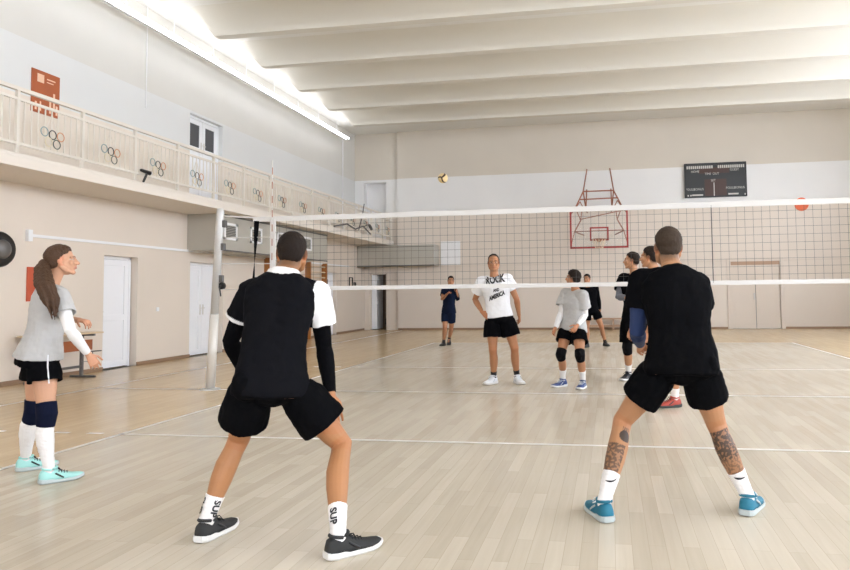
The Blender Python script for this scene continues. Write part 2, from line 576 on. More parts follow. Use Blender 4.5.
# ceiling with arched ribs across the hall
struct(MB().box((XU - .3, YF - .1, ZC), (XR + .3, YB + .2, ZC + .1)).obj('ceiling', M['ceil']))
RIBZ = 6.88
def rib(y):
    mb = MB()
    prof = []
    for k in range(13):                                    # arched underside from pan to rib foot
        t = k / 12
        prof.append((-.95 + .83 * t, RIBZ + .04 + (ZC - RIBZ) * (1 - t ** 2.2)))
    prof += [(-.11, RIBZ), (.11, RIBZ)]
    for k in range(13):
        t = 1 - k / 12
        prof.append((.95 - .83 * t, RIBZ + .04 + (ZC - RIBZ) * (1 - t ** 2.2)))
    xs = [(-8.75, .0), (-8.45, .55), (-8.25, 1.0), (XR, 1.0)]
    vs = []; n = len(prof)
    for x, kf in xs:
        for dy, z in prof:
            vs.append((x, y + dy, ZC + .03 - (ZC + .03 - z) * max(kf, .02)))
    fs = []
    for i in range(len(xs) - 1):
        for k in range(n - 1):
            fs.append((i*n + k, (i+1)*n + k, (i+1)*n + k + 1, i*n + k + 1))
    mb.add(vs, fs)
    o = mb.obj('ceiling_beam', M['rib'], smooth=True)
    o.modifiers.new('edges', 'EDGE_SPLIT').split_angle = math.radians(35)
    return struct(o)
for y in [15.55 + 2.03 * k for k in range(-11, 4)] :
    rib(y)
# balcony slab
sl = MB().box((XU - .1, YF, ZB0), (XB, YB + .1, ZB1)).box((XB - .002, YF, ZB0 - .0), (XB + .02, YB, ZB1 - .05))
struct(sl.obj('balcony_slab', M['balcony'], bevel=.008))
# skirting
def skirt(name, axis, const, ranges, inward):
    mb = MB()
    for a, bb in ranges:
        if axis == 'x': mb.box((const, a, 0), (const + inward * .02, bb, .07))
        else: mb.box((a, const, 0), (bb, const + inward * .02, .07))
    struct(mb.obj(name, M['skirt']))
skirt('baseboard_left', 'x', XW, [(YF, D1[0]), (D1[1], D2[0]), (D2[1], D3[0]), (D3[1], YB)], 1)
skirt('baseboard_back', 'y', YB, [(-7.65, BD[0] - .14), (BD[1] + .14, XR)], -1)
skirt('baseboard_right', 'x', XR, [(YF, YB)], -1)
# ledge along the back wall, conduit along the left wall
struct(MB().box((-6.0, YB - .035, 2.27), (BD[0] - .14, YB, 2.32)).box((BD[1] + .14, YB - .035, 2.27), (XR, YB, 2.32)).obj('trim_1', M['beige_door']))
cd = MB().box((XW, 9.44, 2.27), (XW + .035, 23.0, 2.315))
cd.box((XW, 9.42, 2.20), (XW + .06, 9.50, 2.38))
struct(cd.obj('trim_2', M['white']))
struct(MB().tube([(XU + .03, 12.7, 5.2), (XU + .03, 12.7, ZC)], .012, n=6).tube([(XU + .03, 23.4, 3.3), (XU + .03, 23.4, ZC - .4)], .02, n=6).obj('trim_3', M['white']))

# ------------------------------------------------------------------ doors
def plastic_door(idx, x, y0, y1, z0, z1, leaves, glass=False):
    root = MB()
    f = .055
    root.box((x - .03, y0, z0), (x + .03, y0 + f, z1)).box((x - .03, y1 - f, z0), (x + .03, y1, z1)).box((x - .03, y0, z1 - f), (x + .03, y1, z1))
    d = struct(root.obj('door_%d' % idx, M['upvc'], bevel=.004))
    w = (y1 - y0 - 2 * f) / leaves
    for k in range(leaves):
        a = y0 + f + k * w + .006; bb = a + w - .012
        lf = MB()
        g = .11
        zt, zm = z1 - f - .006, z0 + (z1 - z0) * (.66 if glass else .45)
        lf.box((x - .03, a, z0 + .02), (x + .025, a + g, zt)).box((x - .03, bb - g, z0 + .02), (x + .025, bb, zt))
        for za, zb in ((z0 + .02, z0 + .02 + g), (zm - g / 2, zm + g / 2), (zt - g, zt)):
            lf.box((x - .03, a + g, za), (x + .025, bb - g, zb))
        leaf = lf.obj('door_leaf', M['upvc'], d, bevel=.004)
        gl = MB()
        gl.box((x - .012, a + g, z0 + .02 + g), (x + .008, bb - g, zm - g / 2))
        gl.obj('lower_panel', M['upvc'], leaf)
        MB().box((x - .012, a + g, zm + g / 2), (x + .008, bb - g, zt - g)).obj('upper_panel', M['dark_glass'] if glass else M['upvc'], leaf)
        sd = -1 if (k == 0 and leaves == 2) else 1
        hy = (bb - .05) if (leaves == 2 and k == 0) else (a + .05)
        MB().box((x + .025, hy - .015, zm - .03), (x + .035, hy + .015, zm + .2)).tube([(x + .04, hy, zm + .12), (x + .075, hy, zm + .12), (x + .075, hy - sd * .11, zm + .12)], .009, n=8).obj('door_handle', M['steel_pale'], leaf, smooth=False)
    return d
plastic_door(1, XW - .16, D1[0], D1[1] - .02, 0, D1[3], 1)
plastic_door(2, XW - .16, D2[0], D2[1], 0, D2[3], 2)
plastic_door(3, XW - .16, D3[0], D3[1], 0, D3[3], 1)
plastic_door(4, XU - .14, UD[0], UD[1], ZB1, UD[3], 2, glass=True)
tag(MB().box((XW - .133, 21.28, 1.66), (XW - .125, 21.52, 1.82)).obj('door_sign', M['black']), 'small dark square plate on the white door near the far corner', 'sign')
# beige double door in the back wall
d5 = MB()
for a, bb in ((BD[0] - .13, BD[0]), (BD[1], BD[1] + .13)): d5.box((a, YB - .03, 0), (bb, YB + .05, BD[3] + .13))
d5.box((BD[0], YB - .03, BD[3]), (BD[1], YB + .05, BD[3] + .13))
d5 = struct(d5.obj('door_5', M['beige_door'], bevel=.006))
MB().box((BD[0], YB + .0, BD[3] - .12), (BD[1], YB + .06, BD[3])).obj('door_header', M['bench'], d5)
mid = 4.85
for a, bb in ((BD[0], mid - .008), (mid + .008, BD[1])):
    lf = MB().box((a, YB + .03, .01), (bb, YB + .07, BD[3] - .12))
    lf = lf.obj('door_leaf', M['beige_door'], d5, bevel=.003)
    pb = MB()
    for z0, z1 in ((.15, .95), (1.15, 1.95)):
        for (p, q) in (((a + .12, z0), (bb - .12, z0 + .02)), ((a + .12, z1 - .02), (bb - .12, z1)), ((a + .12, z0), (a + .14, z1)), ((bb - .14, z0), (bb - .12, z1))):
            pb.box((p[0], YB + .022, p[1]), (q[0], YB + .032, q[1]))
    pb.obj('panel_moulding', M['beige_door'], lf)
MB().box((mid - .006, YB + .032, .01), (mid + .006, YB + .069, BD[3] - .13)).obj('door_gap', M['duct_edge'], d5)
MB().box((mid - .07, YB + .0, .98), (mid - .03, YB + .03, 1.2)).obj('door_handle', M['steel'], d5, bevel=.005)
# white leaf standing open in the dark doorway, lining of the doorway
d6 = MB().box((DW[0] - .0, YB + .16, 0), (DW[0] + .05, YB + .42, DW[3])).box((DW[1] - .05, YB + .16, 0), (DW[1], YB + .42, DW[3])).box((DW[0], YB + .16, DW[3] - .05), (DW[1], YB + .42, DW[3]))
d6 = struct(d6.obj('door_6', M['beige_door']))
lf = MB().box((DW[0] + .03, YB + .3, .02), (DW[0] + .24, YB + 1.0, DW[3] - .07)).obj('door_leaf', M['upvc'], d6, bevel=.004)
MB().box((DW[0] + .24, YB + .34, .95), (DW[0] + .28, YB + .37, 1.1)).obj('door_handle', M['steel'], lf)
bg = MB().ellipsoid(V((-8.24, YB + .80, .27)), V((.17, 0, 0)), V((0, .13, 0)), V((0, 0, .27))).ellipsoid(V((-8.24, YB + .80, .45)), V((.13, 0, 0)), V((0, .11, 0)), V((0, 0, .2)))
bgo = tag(bg.obj('backpack', M['blackcloth'], smooth=True, org=(-8.24, YB + .8, 0)), 'black bag standing on the floor just inside the dark doorway', 'bag')
MB().tube([(-8.33, YB + .72, .58), (-8.31, YB + .67, .66), (-8.2, YB + .67, .68), (-8.15, YB + .72, .58)], .015, n=8).obj('strap', M['black'], bgo, smooth=True)

# ------------------------------------------------------------------ balcony railing (one welded thing) with ring emblems
rl = thing('balcony_railing', 'long cream metal balcony railing with five-ring emblems in its bays', 'railing', (XB, YB, ZB1))
rx = XB - .05
posts = [8.10 + 1.185 * k for k in range(-4, 14)]
y0r, y1r = posts[0], YB - .02
for nm, z, r in (('top_rail', 4.16, .026), ('middle_rail', 4.02, .018), ('bottom_rail', 3.41, .018)):
    MB().box((rx - r, y0r, z - r), (rx + r, y1r, z + r)).obj(nm, M['rail'], rl)
for y in posts + [y1r - .03]:
    MB().box((rx - .022, y - .022, ZB1 - .02), (rx + .022, y + .022, 4.16)).obj('post', M['rail'], rl)
for k, y in enumerate(posts):
    ye = posts[k + 1] if k + 1 < len(posts) else y1r - .03
    mb = MB()
    nb = 9 if ye - y > .9 else 3
    for q in range(1, nb + 1):
        yy = y + (ye - y) * q / (nb + 1)
        mb.box((rx - .007, yy - .007, 3.41), (rx + .007, yy + .007, 4.02))
    ym = (y + ye) / 2
    if ye - y > .9:
        mb.tube([(rx, ym - .10, 3.72), (rx, ym, 3.95), (rx, ym + .10, 3.72)], .008, n=6)
    mb.obj('infill_bars', M['rail'], rl)
    if ye - y > .9:
        em = MB().box((rx + .0, ym - .15, 3.632), (rx + .012, ym + .15, 3.642)).obj('ring_emblem', M['rail'], rl)
        for dy, dz, mn in ((-.148, .02, 'ring_blue'), (0, .0, 'ring_black'), (.148, -.0, 'ring_red'), (-.074, -.115, 'ring_yellow'), (.074, -.125, 'ring_green')):
            MB().torus((rx + .02 + .004 * (dz < -.05), ym + dy, 3.65 + dz), (1, 0, 0), .064, .0075, 24, 6).obj('ring', M[mn], em, smooth=True)
# spotlight, wire ornament, antenna stick on the balcony
sp = thing('spotlight', 'small black spotlight clamped to the balcony edge', 'spotlight', (XB + .02, 10.62, 3.30))
MB().tube([(XB + .03, 10.60, 3.28), (XB + .07, 10.62, 3.40)], .02, n=8).obj('bracket', M['black'], sp)
MB().tube([(XB + .03, 10.54, 3.46), (XB + .08, 10.70, 3.43)], [.026, .038], n=12, c1='flat').obj('lamp_head', M['black'], sp, smooth=True)
MB().lathe([(.032, 0), (.028, .010)], (XB + .083, 10.712, 3.428), (.3, .95, -.16), 14).obj('lens', M['white'], sp)
orn = MB().tube([(rx + .05, 19.0, 3.30), (rx + .05, 20.0, 3.46), (rx + .05, 20.7, 3.36), (rx + .05, 21.4, 3.52), (rx + .05, 22.1, 3.32)], .022, n=8).tube([(rx + .05, 21.0, 3.36), (rx + .05, 21.35, 3.9), (rx + .05, 21.5, 4.25)], .016, n=8).tube([(rx + .05, 21.4, 3.5), (rx + .05, 21.9, 3.62)], .02, n=8).tube([(rx + .05, 22.0, 3.6), (rx + .05, 22.2, 3.5)], .05, n=8)
tag(orn.obj('wire_ornament', M['duct_edge'], smooth=True), 'bent dark rod ornament hung on the far end of the balcony railing', 'ornament')

# ------------------------------------------------------------------ things on the left wall
po = thing('poster_board', 'orange-brown notice board high on the wall above the balcony railing', 'board', (XU, 10.15, 4.78))
MB().box((XU, 9.86, 4.40), (XU + .025, 10.44, 5.12)).obj('board', M['poster'], po)
pr = MB()
for (a, bb, c, d) in ((9.96, 10.10, 4.92, 5.06), (10.16, 10.34, 5.0, 5.02), (10.16, 10.30, 4.95, 4.965), (10.30, 10.34, 4.55, 4.80), (9.92, 9.96, 4.44, 4.58), (10.02, 10.05, 4.44, 4.60), (10.22, 10.26, 4.44, 4.66), (10.36, 10.40, 4.44, 4.60)):
    pr.box((XU + .025, a, c), (XU + .028, bb, d))
pr.obj('print', M['poster_mark'], po)
tag(MB().box((XW, 9.46, 1.26), (XW + .02, 9.98, 1.80)).obj('wall_sign', M['redsign']), 'red-orange board on the left wall behind the ponytailed player', 'sign')
bell = thing('wall_bell', 'round black bell with grey dome on the left wall at the picture edge', 'bell', (XW, 8.92, 2.04))
MB().lathe([(.26, 0), (.265, .05), (.24, .09), (.15, .10)], (XW, 8.92, 2.04), (1, 0, 0), 32).obj('rim', M['black'], bell, smooth=True)
MB().lathe([(.15, .09), (.13, .125), (.08, .15), (.01, .16)], (XW, 8.92, 2.04), (1, 0, 0), 32).obj('dome', M['desk_steel'], bell, smooth=True)
tag(MB().box((XW, 12.62, 1.02), (XW + .012, 12.70, 1.10)).obj('wall_socket', M['white']), 'small white socket on the beige wall between the two white doors', 'socket')
fr = MB()
for y in (23.05, 23.35): fr.box((XW, y, 1.55), (XW + .03, y + .03, 1.92))
fr.box((XW, 23.05, 1.89), (XW + .03, 23.38, 1.92)).box((XW, 23.5, 1.55), (XW + .03, 23.53, 1.75)).box((XW, 23.65, 1.55), (XW + .03, 23.68, 1.75)).box((XW, 23.5, 1.73), (XW + .03, 23.68, 1.75))
tag(fr.obj('wall_bracket', M['black']), 'black square metal bracket on the left wall near the far doorway', 'bracket')
# ducts
dk = thing('duct', 'long grey duct with square vents under the balcony along the left wall', 'duct', (XW, 16.5, 2.29))
XD = -8.16
MB().box((XW, 13.62, 2.30), (XD, 19.25, ZB0)).obj('casing', M['duct'], dk, bevel=.01)
MB().box((XD - .01, 13.6, 2.28), (XD + .012, 19.27, 2.31)).box((XD - .01, 13.6, ZB0 - .05), (XD + .012, 19.27, ZB0 - .02)).box((XD - .015, 13.6, 2.3), (XD + .012, 13.63, ZB0 - .02)).obj('edge_strip', M['duct_edge'], dk)
for y in (13.98, 15.1, 16.4, 17.9):
    v = MB()
    a, bb, c, d = y - .27, y + .27, 2.53, 2.90
    v.box((XD, a, c), (XD + .02, bb, c + .05)).box((XD, a, d - .05), (XD + .02, bb, d)).box((XD, a, c), (XD + .02, a + .06, d)).box((XD, bb - .06, c), (XD + .02, bb, d))
    vo = v.obj('vent', M['white'], dk)
    g = MB()
    for q in range(7): g.box((XD + .002, a + .05, c + .06 + q * .036), (XD + .012, bb - .05, c + .08 + q * .036))
    g.obj('vent_slats', M['duct_edge'], vo)
dk2 = thing('duct', 'grey duct on the back wall beneath the end of the balcony', 'duct', (-7.55, YB, 2.3))
MB().box((-8.94, 23.82, 2.32), (-6.1, YB - .001, 3.06)).obj('casing', M['duct'], dk2, bevel=.01)
MB().box((-8.94, 23.805, 2.30), (-6.09, 23.83, 2.34)).box((-8.94, 23.805, 2.98), (-6.09, 23.83, 3.0)).obj('edge_strip', M['duct_edge'], dk2)
tag(MB().box((-6.02, YB - .02, 2.34), (-5.3, YB, 3.2)).obj('wall_panel', M['white'], bevel=.003), 'plain white panel on the back wall beside the grey duct', 'panel')
# wall bars
for i, (ya, yb, lab) in enumerate(((17.05, 18.5, 'wooden wall bars on the left wall, the unit nearer the net post'), (19.55, 20.75, 'wooden wall bars on the left wall, the unit nearer the far corner'))):
    wb = thing('wall_bars', lab, 'wall bars', (XW, (ya + yb) / 2, 0))
    for y in (ya, yb): MB().box((XW, y - .035, 0), (XW + .17, y + .035, 2.30)).obj('upright', M['wood'], wb, bevel=.004)
    for q in range(13):
        MB().tube([(XW + .11, ya, .2 + q * .165), (XW + .11, yb, .2 + q * .165)], .021, n=8).obj('rung', M['rung'], wb, smooth=True)
# school desk by the wall
de = thing('school_desk', 'old school desk with brown front panel standing against the left wall', 'desk', (-8.55, 9.85, 0))
MB().box((-8.86, 9.20, .715), (-8.36, 10.42, .74)).obj('desk_top', M['desk_top'], de, bevel=.004)
MB().box((-8.47, 9.28, .45), (-8.45, 10.28, .62)).obj('front_panel', M['desk_wood'], de, bevel=.003)
MB().box((-8.84, 9.28, .57), (-8.47, 10.28, .59)).obj('shelf', M['desk_wood'], de)
for y in (9.32, 10.24):
    MB().box((-8.64, y - .02, .02), (-8.59, y + .02, .715)).box((-8.82, y - .02, 0), (-8.36, y + .02, .035)).box((-8.84, y - .02, .68), (-8.38, y + .02, .715)).obj('leg', M['desk_steel'], de, bevel=.004)
MB().box((-8.63, 9.32, .16), (-8.60, 10.24, .20)).obj('crossbar', M['desk_steel'], de)
MB().tube([(-8.44, 10.20, .44), (-8.38, 10.20, .42), (-8.38, 10.2, .30), (-8.46, 10.2, .30)], .008, n=6).tube([(-8.44, 10.05, .44), (-8.40, 9.98, .28), (-8.40, 10.15, .27)], .008, n=6).tube([(-8.5, 10.27, .42), (-8.32, 10.32, .43)], .01, n=6).obj('bag_hook', M['desk_steel'], de)
# low bench against the back wall
be = thing('gym_bench', 'low tan wooden bench along the back wall behind the players', 'bench', (.1, 24.15, 0))
MB().box((-.95, 24.0, .36), (1.2, 24.3, .41)).obj('seat', M['bench'], be, bevel=.006)
for x in (-.8, .1, 1.05): MB().box((x - .03, 24.03, 0), (x + .03, 24.27, .36)).obj('leg', M['bench'], be)
MB().box((-.85, 24.13, .10), (1.1, 24.17, .18)).obj('rail', M['bench'], be)

# ------------------------------------------------------------------ lamps
def ordinal(n):
    return ['first', 'second', 'third', 'fourth', 'fifth', 'sixth', 'seventh', 'eighth', 'ninth', 'tenth', 'eleventh', 'twelfth', 'thirteenth', 'fourteenth', 'fifteenth', 'sixteenth', 'seventeenth', 'eighteenth', 'nineteenth', 'twentieth'][n]
def lamp_row(x, z, side, where, lo):
    proto = None
    for k in range(lo):
        y = 22.24 - 1.5 * k
        lab = 'white fluorescent batten, %s from the back wall in the row over the %s' % (ordinal(k), where)
        if proto is None:
            proto = thing('ceiling_lamp', lab, 'lamp', (x, y, z), 'fluorescent battens over the ' + where)
            MB().box((x + side * .10, y - .75, z - .05), (x + side * .085, y + .75, z + .06)).box((x + side * .10, y - .75, z - .05), (x + side * .02, y + .75, z - .04)).obj('housing', M['white'], proto)
            for dx in (-.045, .045):
                MB().tube([(x + dx, y - .735, z), (x + dx, y + .735, z)], .024, n=10).obj('tube', M['tube'], proto, smooth=True)
            MB().tube([(x + side * .092, y, z + .06), (x + side * .092, y, ZC)], .008, n=6).obj('rod', M['white'], proto)
        else:
            dup(proto, (x, y, z), lab)
lamp_row(-8.98, 6.80, -1, 'balcony', 18)
lamp_row(8.9, 6.80, 1, 'unseen right side', 18)  # second row, out of view, assumed to even out the light

# ------------------------------------------------------------------ scoreboard, backboard, disc on the back wall
sb = thing('scoreboard', 'black and brown electronic scoreboard mounted on the back wall', 'scoreboard', (3.65, YB, 5.07))
x0, x1, z0, z1 = 2.62, 4.66, 4.48, 5.66
yf = YB - .09
MB().box((x0, yf, z0), (x1, YB, z1)).obj('case', M['board_black'], sb, bevel=.01)
MB().box((x0, yf - .02, z0), (x0 + .05, yf, z1)).box((x1 - .05, yf - .02, z0), (x1, yf, z1)).box((x0, yf - .02, z1 - .04), (x1, yf, z1)).box((x0, yf - .02, z0), (x1, yf, z0 + .04)).obj('frame', M['black'], sb)
MB().box((3.28, yf - .008, z0 + .05), (4.0, yf, z0 + .62)).box((3.1, yf - .006, 5.3), (4.1, yf, 5.5)).obj('brown_panel', M['board_brown'], sb)
def board_text(s, x, z, size, sx=1):
    vs, fs = text_geo(s, size)
    return [V((x + v.x * sx, yf - .013, z + v.y)) for v in vs], fs
mk = MB()
for k in range(13):                                        # row of player-number boxes
    for base in (2.70, 3.73):
        if base + k * .068 < (3.55 if base < 3 else 4.6):
            xx = base + k * .068
            mk.box((xx, yf - .012, 5.47), (xx + .045, yf, 5.57))
for s, x, z in (('HOME', 2.98, 5.37), ('GUEST', 4.27, 5.40), ('TIME', 3.4, 5.28), ('OUT', 3.66, 5.28), ('SET', 3.57, 5.05), ('FOULS', 2.80, 4.76), ('BONUS', 3.08, 4.76), ('FOULS', 4.12, 4.78), ('BONUS', 4.42, 4.78)):
    v_, f_ = board_text(s, x, z, .11, .9)
    mk.add(v_, f_)
mk.box((3.575, yf - .012, 4.52), (3.605, yf, 4.98))
mk.box((2.86, yf - .012, 4.54), (3.22, yf, 4.59)).box((4.05, yf - .012, 4.55), (4.38, yf, 4.60))
for x in (2.71, 2.80, 4.58): mk.box((x, yf - .012, 4.53), (x + .04, yf, 4.58))
mk.obj('markings', M['board_mark'], sb)

bb = thing('basketball_backboard', 'red framed clear basketball backboard with hoop hung on a rust-red wall truss', 'basketball hoop', (-.3, YB, 3.0))
YP = 23.0
bx0, bx1, bz0, bz1 = -1.25, .64, 2.73, 4.02
f = MB()
w = .055
f.box((bx0, YP - .03, bz0), (bx0 + w, YP + .03, bz1)).box((bx1 - w, YP - .03, bz0), (bx1, YP + .03, bz1)).box((bx0, YP - .03, bz0), (bx1, YP + .03, bz0 + w)).box((bx0, YP - .03, bz1 - w), (bx1, YP + .03, bz1))
f.obj('frame', M['red'], bb)
MB().box((bx0 + w, YP - .008, bz0 + w), (bx1 - w, YP + .008, bz1 - w)).obj('board', M['plexi'], bb)
t = MB()
w = .05
for (a, c, d, e) in ((-.60, -.60 + w, 2.98, 3.43), (.01 - w, .01, 2.98, 3.43), (-.60, .01, 3.43 - w, 3.43), (-.60, .01, 2.98, 2.98 + w)):
    t.box((a, YP - .02, d), (c, YP - .008, e))
t.obj('target_square', M['red'], bb)
hp = MB().torus((-.3, YP - .40, 3.0), (0, 0, 1), .225, .012, 28, 8)
hp.box((-.36, YP - .18, 2.93), (-.24, YP - .02, 3.03))
hoop = hp.obj('hoop', M['rust'], bb, smooth=False)
hn = MB()
for k in range(12):
    a = 2 * PI * k / 12
    for s in (1, -1):
        p0 = V((-.3 + .225 * math.cos(a), YP - .40 + .225 * math.sin(a), 3.0))
        a1 = a + s * .35; a2 = a + s * .7
        p1 = V((-.3 + .16 * math.cos(a1), YP - .40 + .16 * math.sin(a1), 2.85)); p2 = V((-.3 + .12 * math.cos(a2), YP - .40 + .12 * math.sin(a2), 2.70))
        hn.tube([p0, p1, p2], .006, n=5)
hn.obj('hoop_net', M['rung'], hoop)
tr = MB()
def bar(*pts, r=.022): tr.tube(pts, r, n=8)
for sx in (-1, 1):
    cx = -.3
    X = lambda d: cx + sx * d
    bar((X(.40), YB, 5.62), (X(.50), YP + .25, 4.66)); bar((X(.40), YB, 5.62), (X(.40), YB - .02, 5.9 - .28))
    bar((X(.50), YP + .25, 4.66), (X(.78), YP + .1, 4.06)); bar((X(.50), YP + .25, 4.66), (X(.44), YP + .9, 4.15)); bar((X(.44), YP + .9, 4.15), (X(.42), YB, 4.9))
    bar((X(.78), YP + .1, 4.06), (X(.62), YP + .5, 4.35), r=.016); bar((X(.62), YP + .5, 4.35), (X(.5), YP + .3, 4.1), r=.016)
    bar((X(.78), YP + .1, 4.06), (X(.90), YP + .05, 3.9)); bar((X(.44), YP + .9, 4.15), (X(.42), YB, 4.1))
    bar((X(.55), YP + .25, 4.1), (X(.60), YP + .3, 3.7), r=.016); bar((X(.75), YP + .1, 4.06), (X(.60), YP + .3, 3.7), r=.016)
    bar((X(.60), YP + .3, 3.7), (X(.80), YP + .04, 3.3)); bar((X(.80), YP + .04, 3.3), (X(.92), YP + .03, 2.85), r=.016); bar((X(.80), YP + .04, 3.3), (X(.55), YB, 3.3))
bar((-.80, YP + .25, 4.66), (.20, YP + .25, 4.66)); bar((-.93, YP + .18, 4.38), (.33, YP + .18, 4.40)); bar((-1.08, YP + .1, 4.06), (.48, YP + .1, 4.08))
bar((-.92, YP + .04, 3.7), (.52, YP + .1, 3.98), r=.016); bar((-1.1, YP + .04, 3.3), (.50, YP + .04, 3.32), r=.016)
tr.obj('wall_truss', M['rust'], bb, smooth=True)
tag(MB().lathe([(.225, 0), (.225, .03), (.2, .035)], (6.4, YB, 4.15), (0, -1, 0), 32).obj('wall_disc', M['orange']), 'round orange disc high on the back wall behind the net tape', 'sign')

# ------------------------------------------------------------------ court lines
ln = MB()
def line(x0, y0, x1, y1, w=.05, z=.0025):
    a = V((x0, y0, 0)); bq = V((x1, y1, 0)); d = (bq - a).normalized(); s = V((-d.y, d.x, 0)) * w / 2
    ln.add([a - s + V((0,0,z)), bq - s + V((0,0,z)), bq + s + V((0,0,z)), a + s + V((0,0,z))], [(0, 1, 2, 3)])
line(XS, YN - 9, XS, YN + 9); line(XE, YN - 9, XE, YN + 9)
line(XS, YN - 9, XE, YN - 9); line(XS, YN + 9, XE, YN + 9, w=.04)
line(XS, YN, XE, YN); line(XS, YN - 3, XE, YN - 3); line(XS, YN + 3, XE, YN + 3)
for s in (-1, 1):
    for k in range(4): line(XS - .2 - .36 * k, YN + 3 * s, XS - .36 - .36 * k, YN + 3 * s); line(XE + .2 + .36 * k, YN + 3 * s, XE + .36 + .36 * k, YN + 3 * s)
line(-7.35, YF + .5, -7.35, YB - .5, w=.045); line(-7.35, YN, XS, YN, w=.04); line(XE, YN, 7.6, YN, w=.04); line(7.6, YF + .5, 7.6, YB - .5, w=.045)
o = ln.obj('floor_lines', M['line']); struct(o, 'white court lines painted on the wooden floor')

# ------------------------------------------------------------------ volleyball net, posts, antenna, strap
ZT, ZL = 2.375, 1.395
nr = thing('volleyball_net', 'white-taped volleyball net stretched across the court', 'net', (XS, YN, 0))
mb = MB()
tw = .0017
def cord(a, bq, w=tw):
    mb.tube([a, bq], w, n=4, c0='flat', c1='flat')
for k in range(91):
    x = XS + k * .1
    cord((x, YN, ZL), (x, YN, ZT))
for k in range(1, 10):
    z = ZL + (ZT - ZL) * k / 10
    cord((XS, YN, z), (XE, YN, z))
cord((1.28, YN - .004, ZL), (1.28, YN - .004, ZT), .006)
mb.obj('netting', M['netcord'], nr)
def tape(nm, z0, z1, xa, xb, m=M['tape']):
    MB().box((xa, YN - .008, z0), (xb, YN + .008, z1)).obj(nm, m, nr, bevel=.003)
tape('top_tape', ZT - .035, ZT + .035, XS - .30, XE + .3)
tape('bottom_tape', ZL - .028, ZL + .028, XS, XE)
for x in (XS, XE): MB().box((x - .04, YN - .012, ZL - .02), (x + .04, YN + .012, ZT + .02)).obj('side_tape', M['tape'], nr, bevel=.003)
# ropes to the posts
rp = MB()
for (xp, sgn) in ((XS, -1), (XE, 1)):
    for z, zz in ((ZT, 2.44), (2.12, 2.13), (ZL, 1.40), (1.75, 1.76)):
        rp.tube([(xp, YN, z), (xp + sgn * .78, YN, zz)], .006 if z != ZT else .012, n=6)
rp.obj('rope', M['tape'], nr, smooth=True)
def post(sgn, xb, lab):
    xt = xb - sgn * .13
    p = thing('net_post', lab, 'post', (xb, YN, 0))
    L = lambda t: V((xb + (xt - xb) * t, YN, 2.5 * t))
    MB().lathe([(.14, 0), (.14, .012), (.075, .02)], (xb, YN, 0), (0, 0, 1), 24).obj('base_plate', M['steel'], p)
    MB().tube([L(.0), L(.42)], .062, n=20, c0='flat', c1='flat').obj('lower_tube', M['steel_pale'], p, smooth=True)
    MB().tube([L(.42), L(1.0)], .055, n=20, c0='flat', c1='round').obj('upper_tube', M['steel'], p, smooth=True)
    for t in (.93, .80, .62):
        q = L(t); MB().box(q + V((-sgn * .05, -.03, -.05)), q + V((-sgn * .10, .03, .05))).obj('rope_cleat', M['duct_edge'], p, bevel=.006)
    q = L(.58)
    MB().lathe([(.05, -.02), (.05, .02)], q + V((-sgn * .09, -.0, 0)), (0, 1, 0), 18).tube([q + V((-sgn * .09, -.02, 0)), q + V((-sgn * .09, -.07, 0)), q + V((-sgn * .12, -.08, -.14))], .01, n=8).obj('crank', M['black'], p)
    return p
post(-1, XS - .93, 'grey steel net post leaning at the left sideline')
post(1, XE + .93, 'grey steel net post beyond the right sideline')
an = thing('antenna', 'thin red and white antenna rod standing up from the left net edge', 'antenna', (XS, YN - .02, ZL))
for k in range(18):
    if k % 2 == 0:
        MB().tube([(XS, YN - .025, ZL + .1 * k), (XS, YN - .025, ZL + .1 * k + .1)], .006, n=8, c0='flat', c1='flat').obj('red_band', M['rust'], an)
    else:
        MB().tube([(XS, YN - .025, ZL + .1 * k), (XS, YN - .025, ZL + .1 * k + .1)], .006, n=8, c0='flat', c1='flat').obj('white_band', M['tape'], an)
st = MB()
prev = None
for k in range(14):
    t = k / 13
    ang = .5 + 2.6 * t
    c = V((XS - .235 - .05 * t, YN - .02, 2.35 - .95 * t)); d = V((math.cos(ang), math.sin(ang), 0)) * (.035 - .012 * t)
    st.v += [tuple(c - d), tuple(c + d)]
    if k: st.f.append((2*k-2, 2*k-1, 2*k+1, 2*k)); st.mi.append(0)
so = st.obj('net_strap', M['blackcloth'])
md = so.modifiers.new('thick', 'SOLIDIFY'); md.thickness = .004
tag(so, 'twisted black strap hanging from the net rope beside the post', 'strap')
# volleyball in the air
bc = V((-3.62, 15.0, 3.88)); br = .112
me = bpy.data.meshes.new('volleyball'); bm = bmesh.new()
bmesh.ops.create_icosphere(bm, subdivisions=5, radius=br)
cvec = (V((0, 0, h)) - bc).normalized()
ex = V((1, 0, 0)); ez = V((0, 0, 1))
for f_ in bm.faces:
    c = f_.calc_center_median().normalized()
    d = c.dot(cvec); u = c.dot(ex); w_ = c.dot(ez)
    a = math.atan2(w_, u); r = math.hypot(u, w_)
    dark = False
    for k in range(3):
        a0 = math.radians(35 + 120 * k) + (1 - d) * .55
        da = (a - a0 + PI) % (2 * PI) - PI
        if abs(da) * r < .17: dark = True
    f_.material_index = 1 if dark else 0
    f_.smooth = True
bm.to_mesh(me); bm.free()
me.materials.append(M['ball_y']); me.materials.append(M['ball_d'])
vb = bpy.data.objects.new('volleyball', me); C.objects.link(vb); vb.location = bc
tag(vb, 'yellow and dark brown volleyball flying high above the net', 'ball')
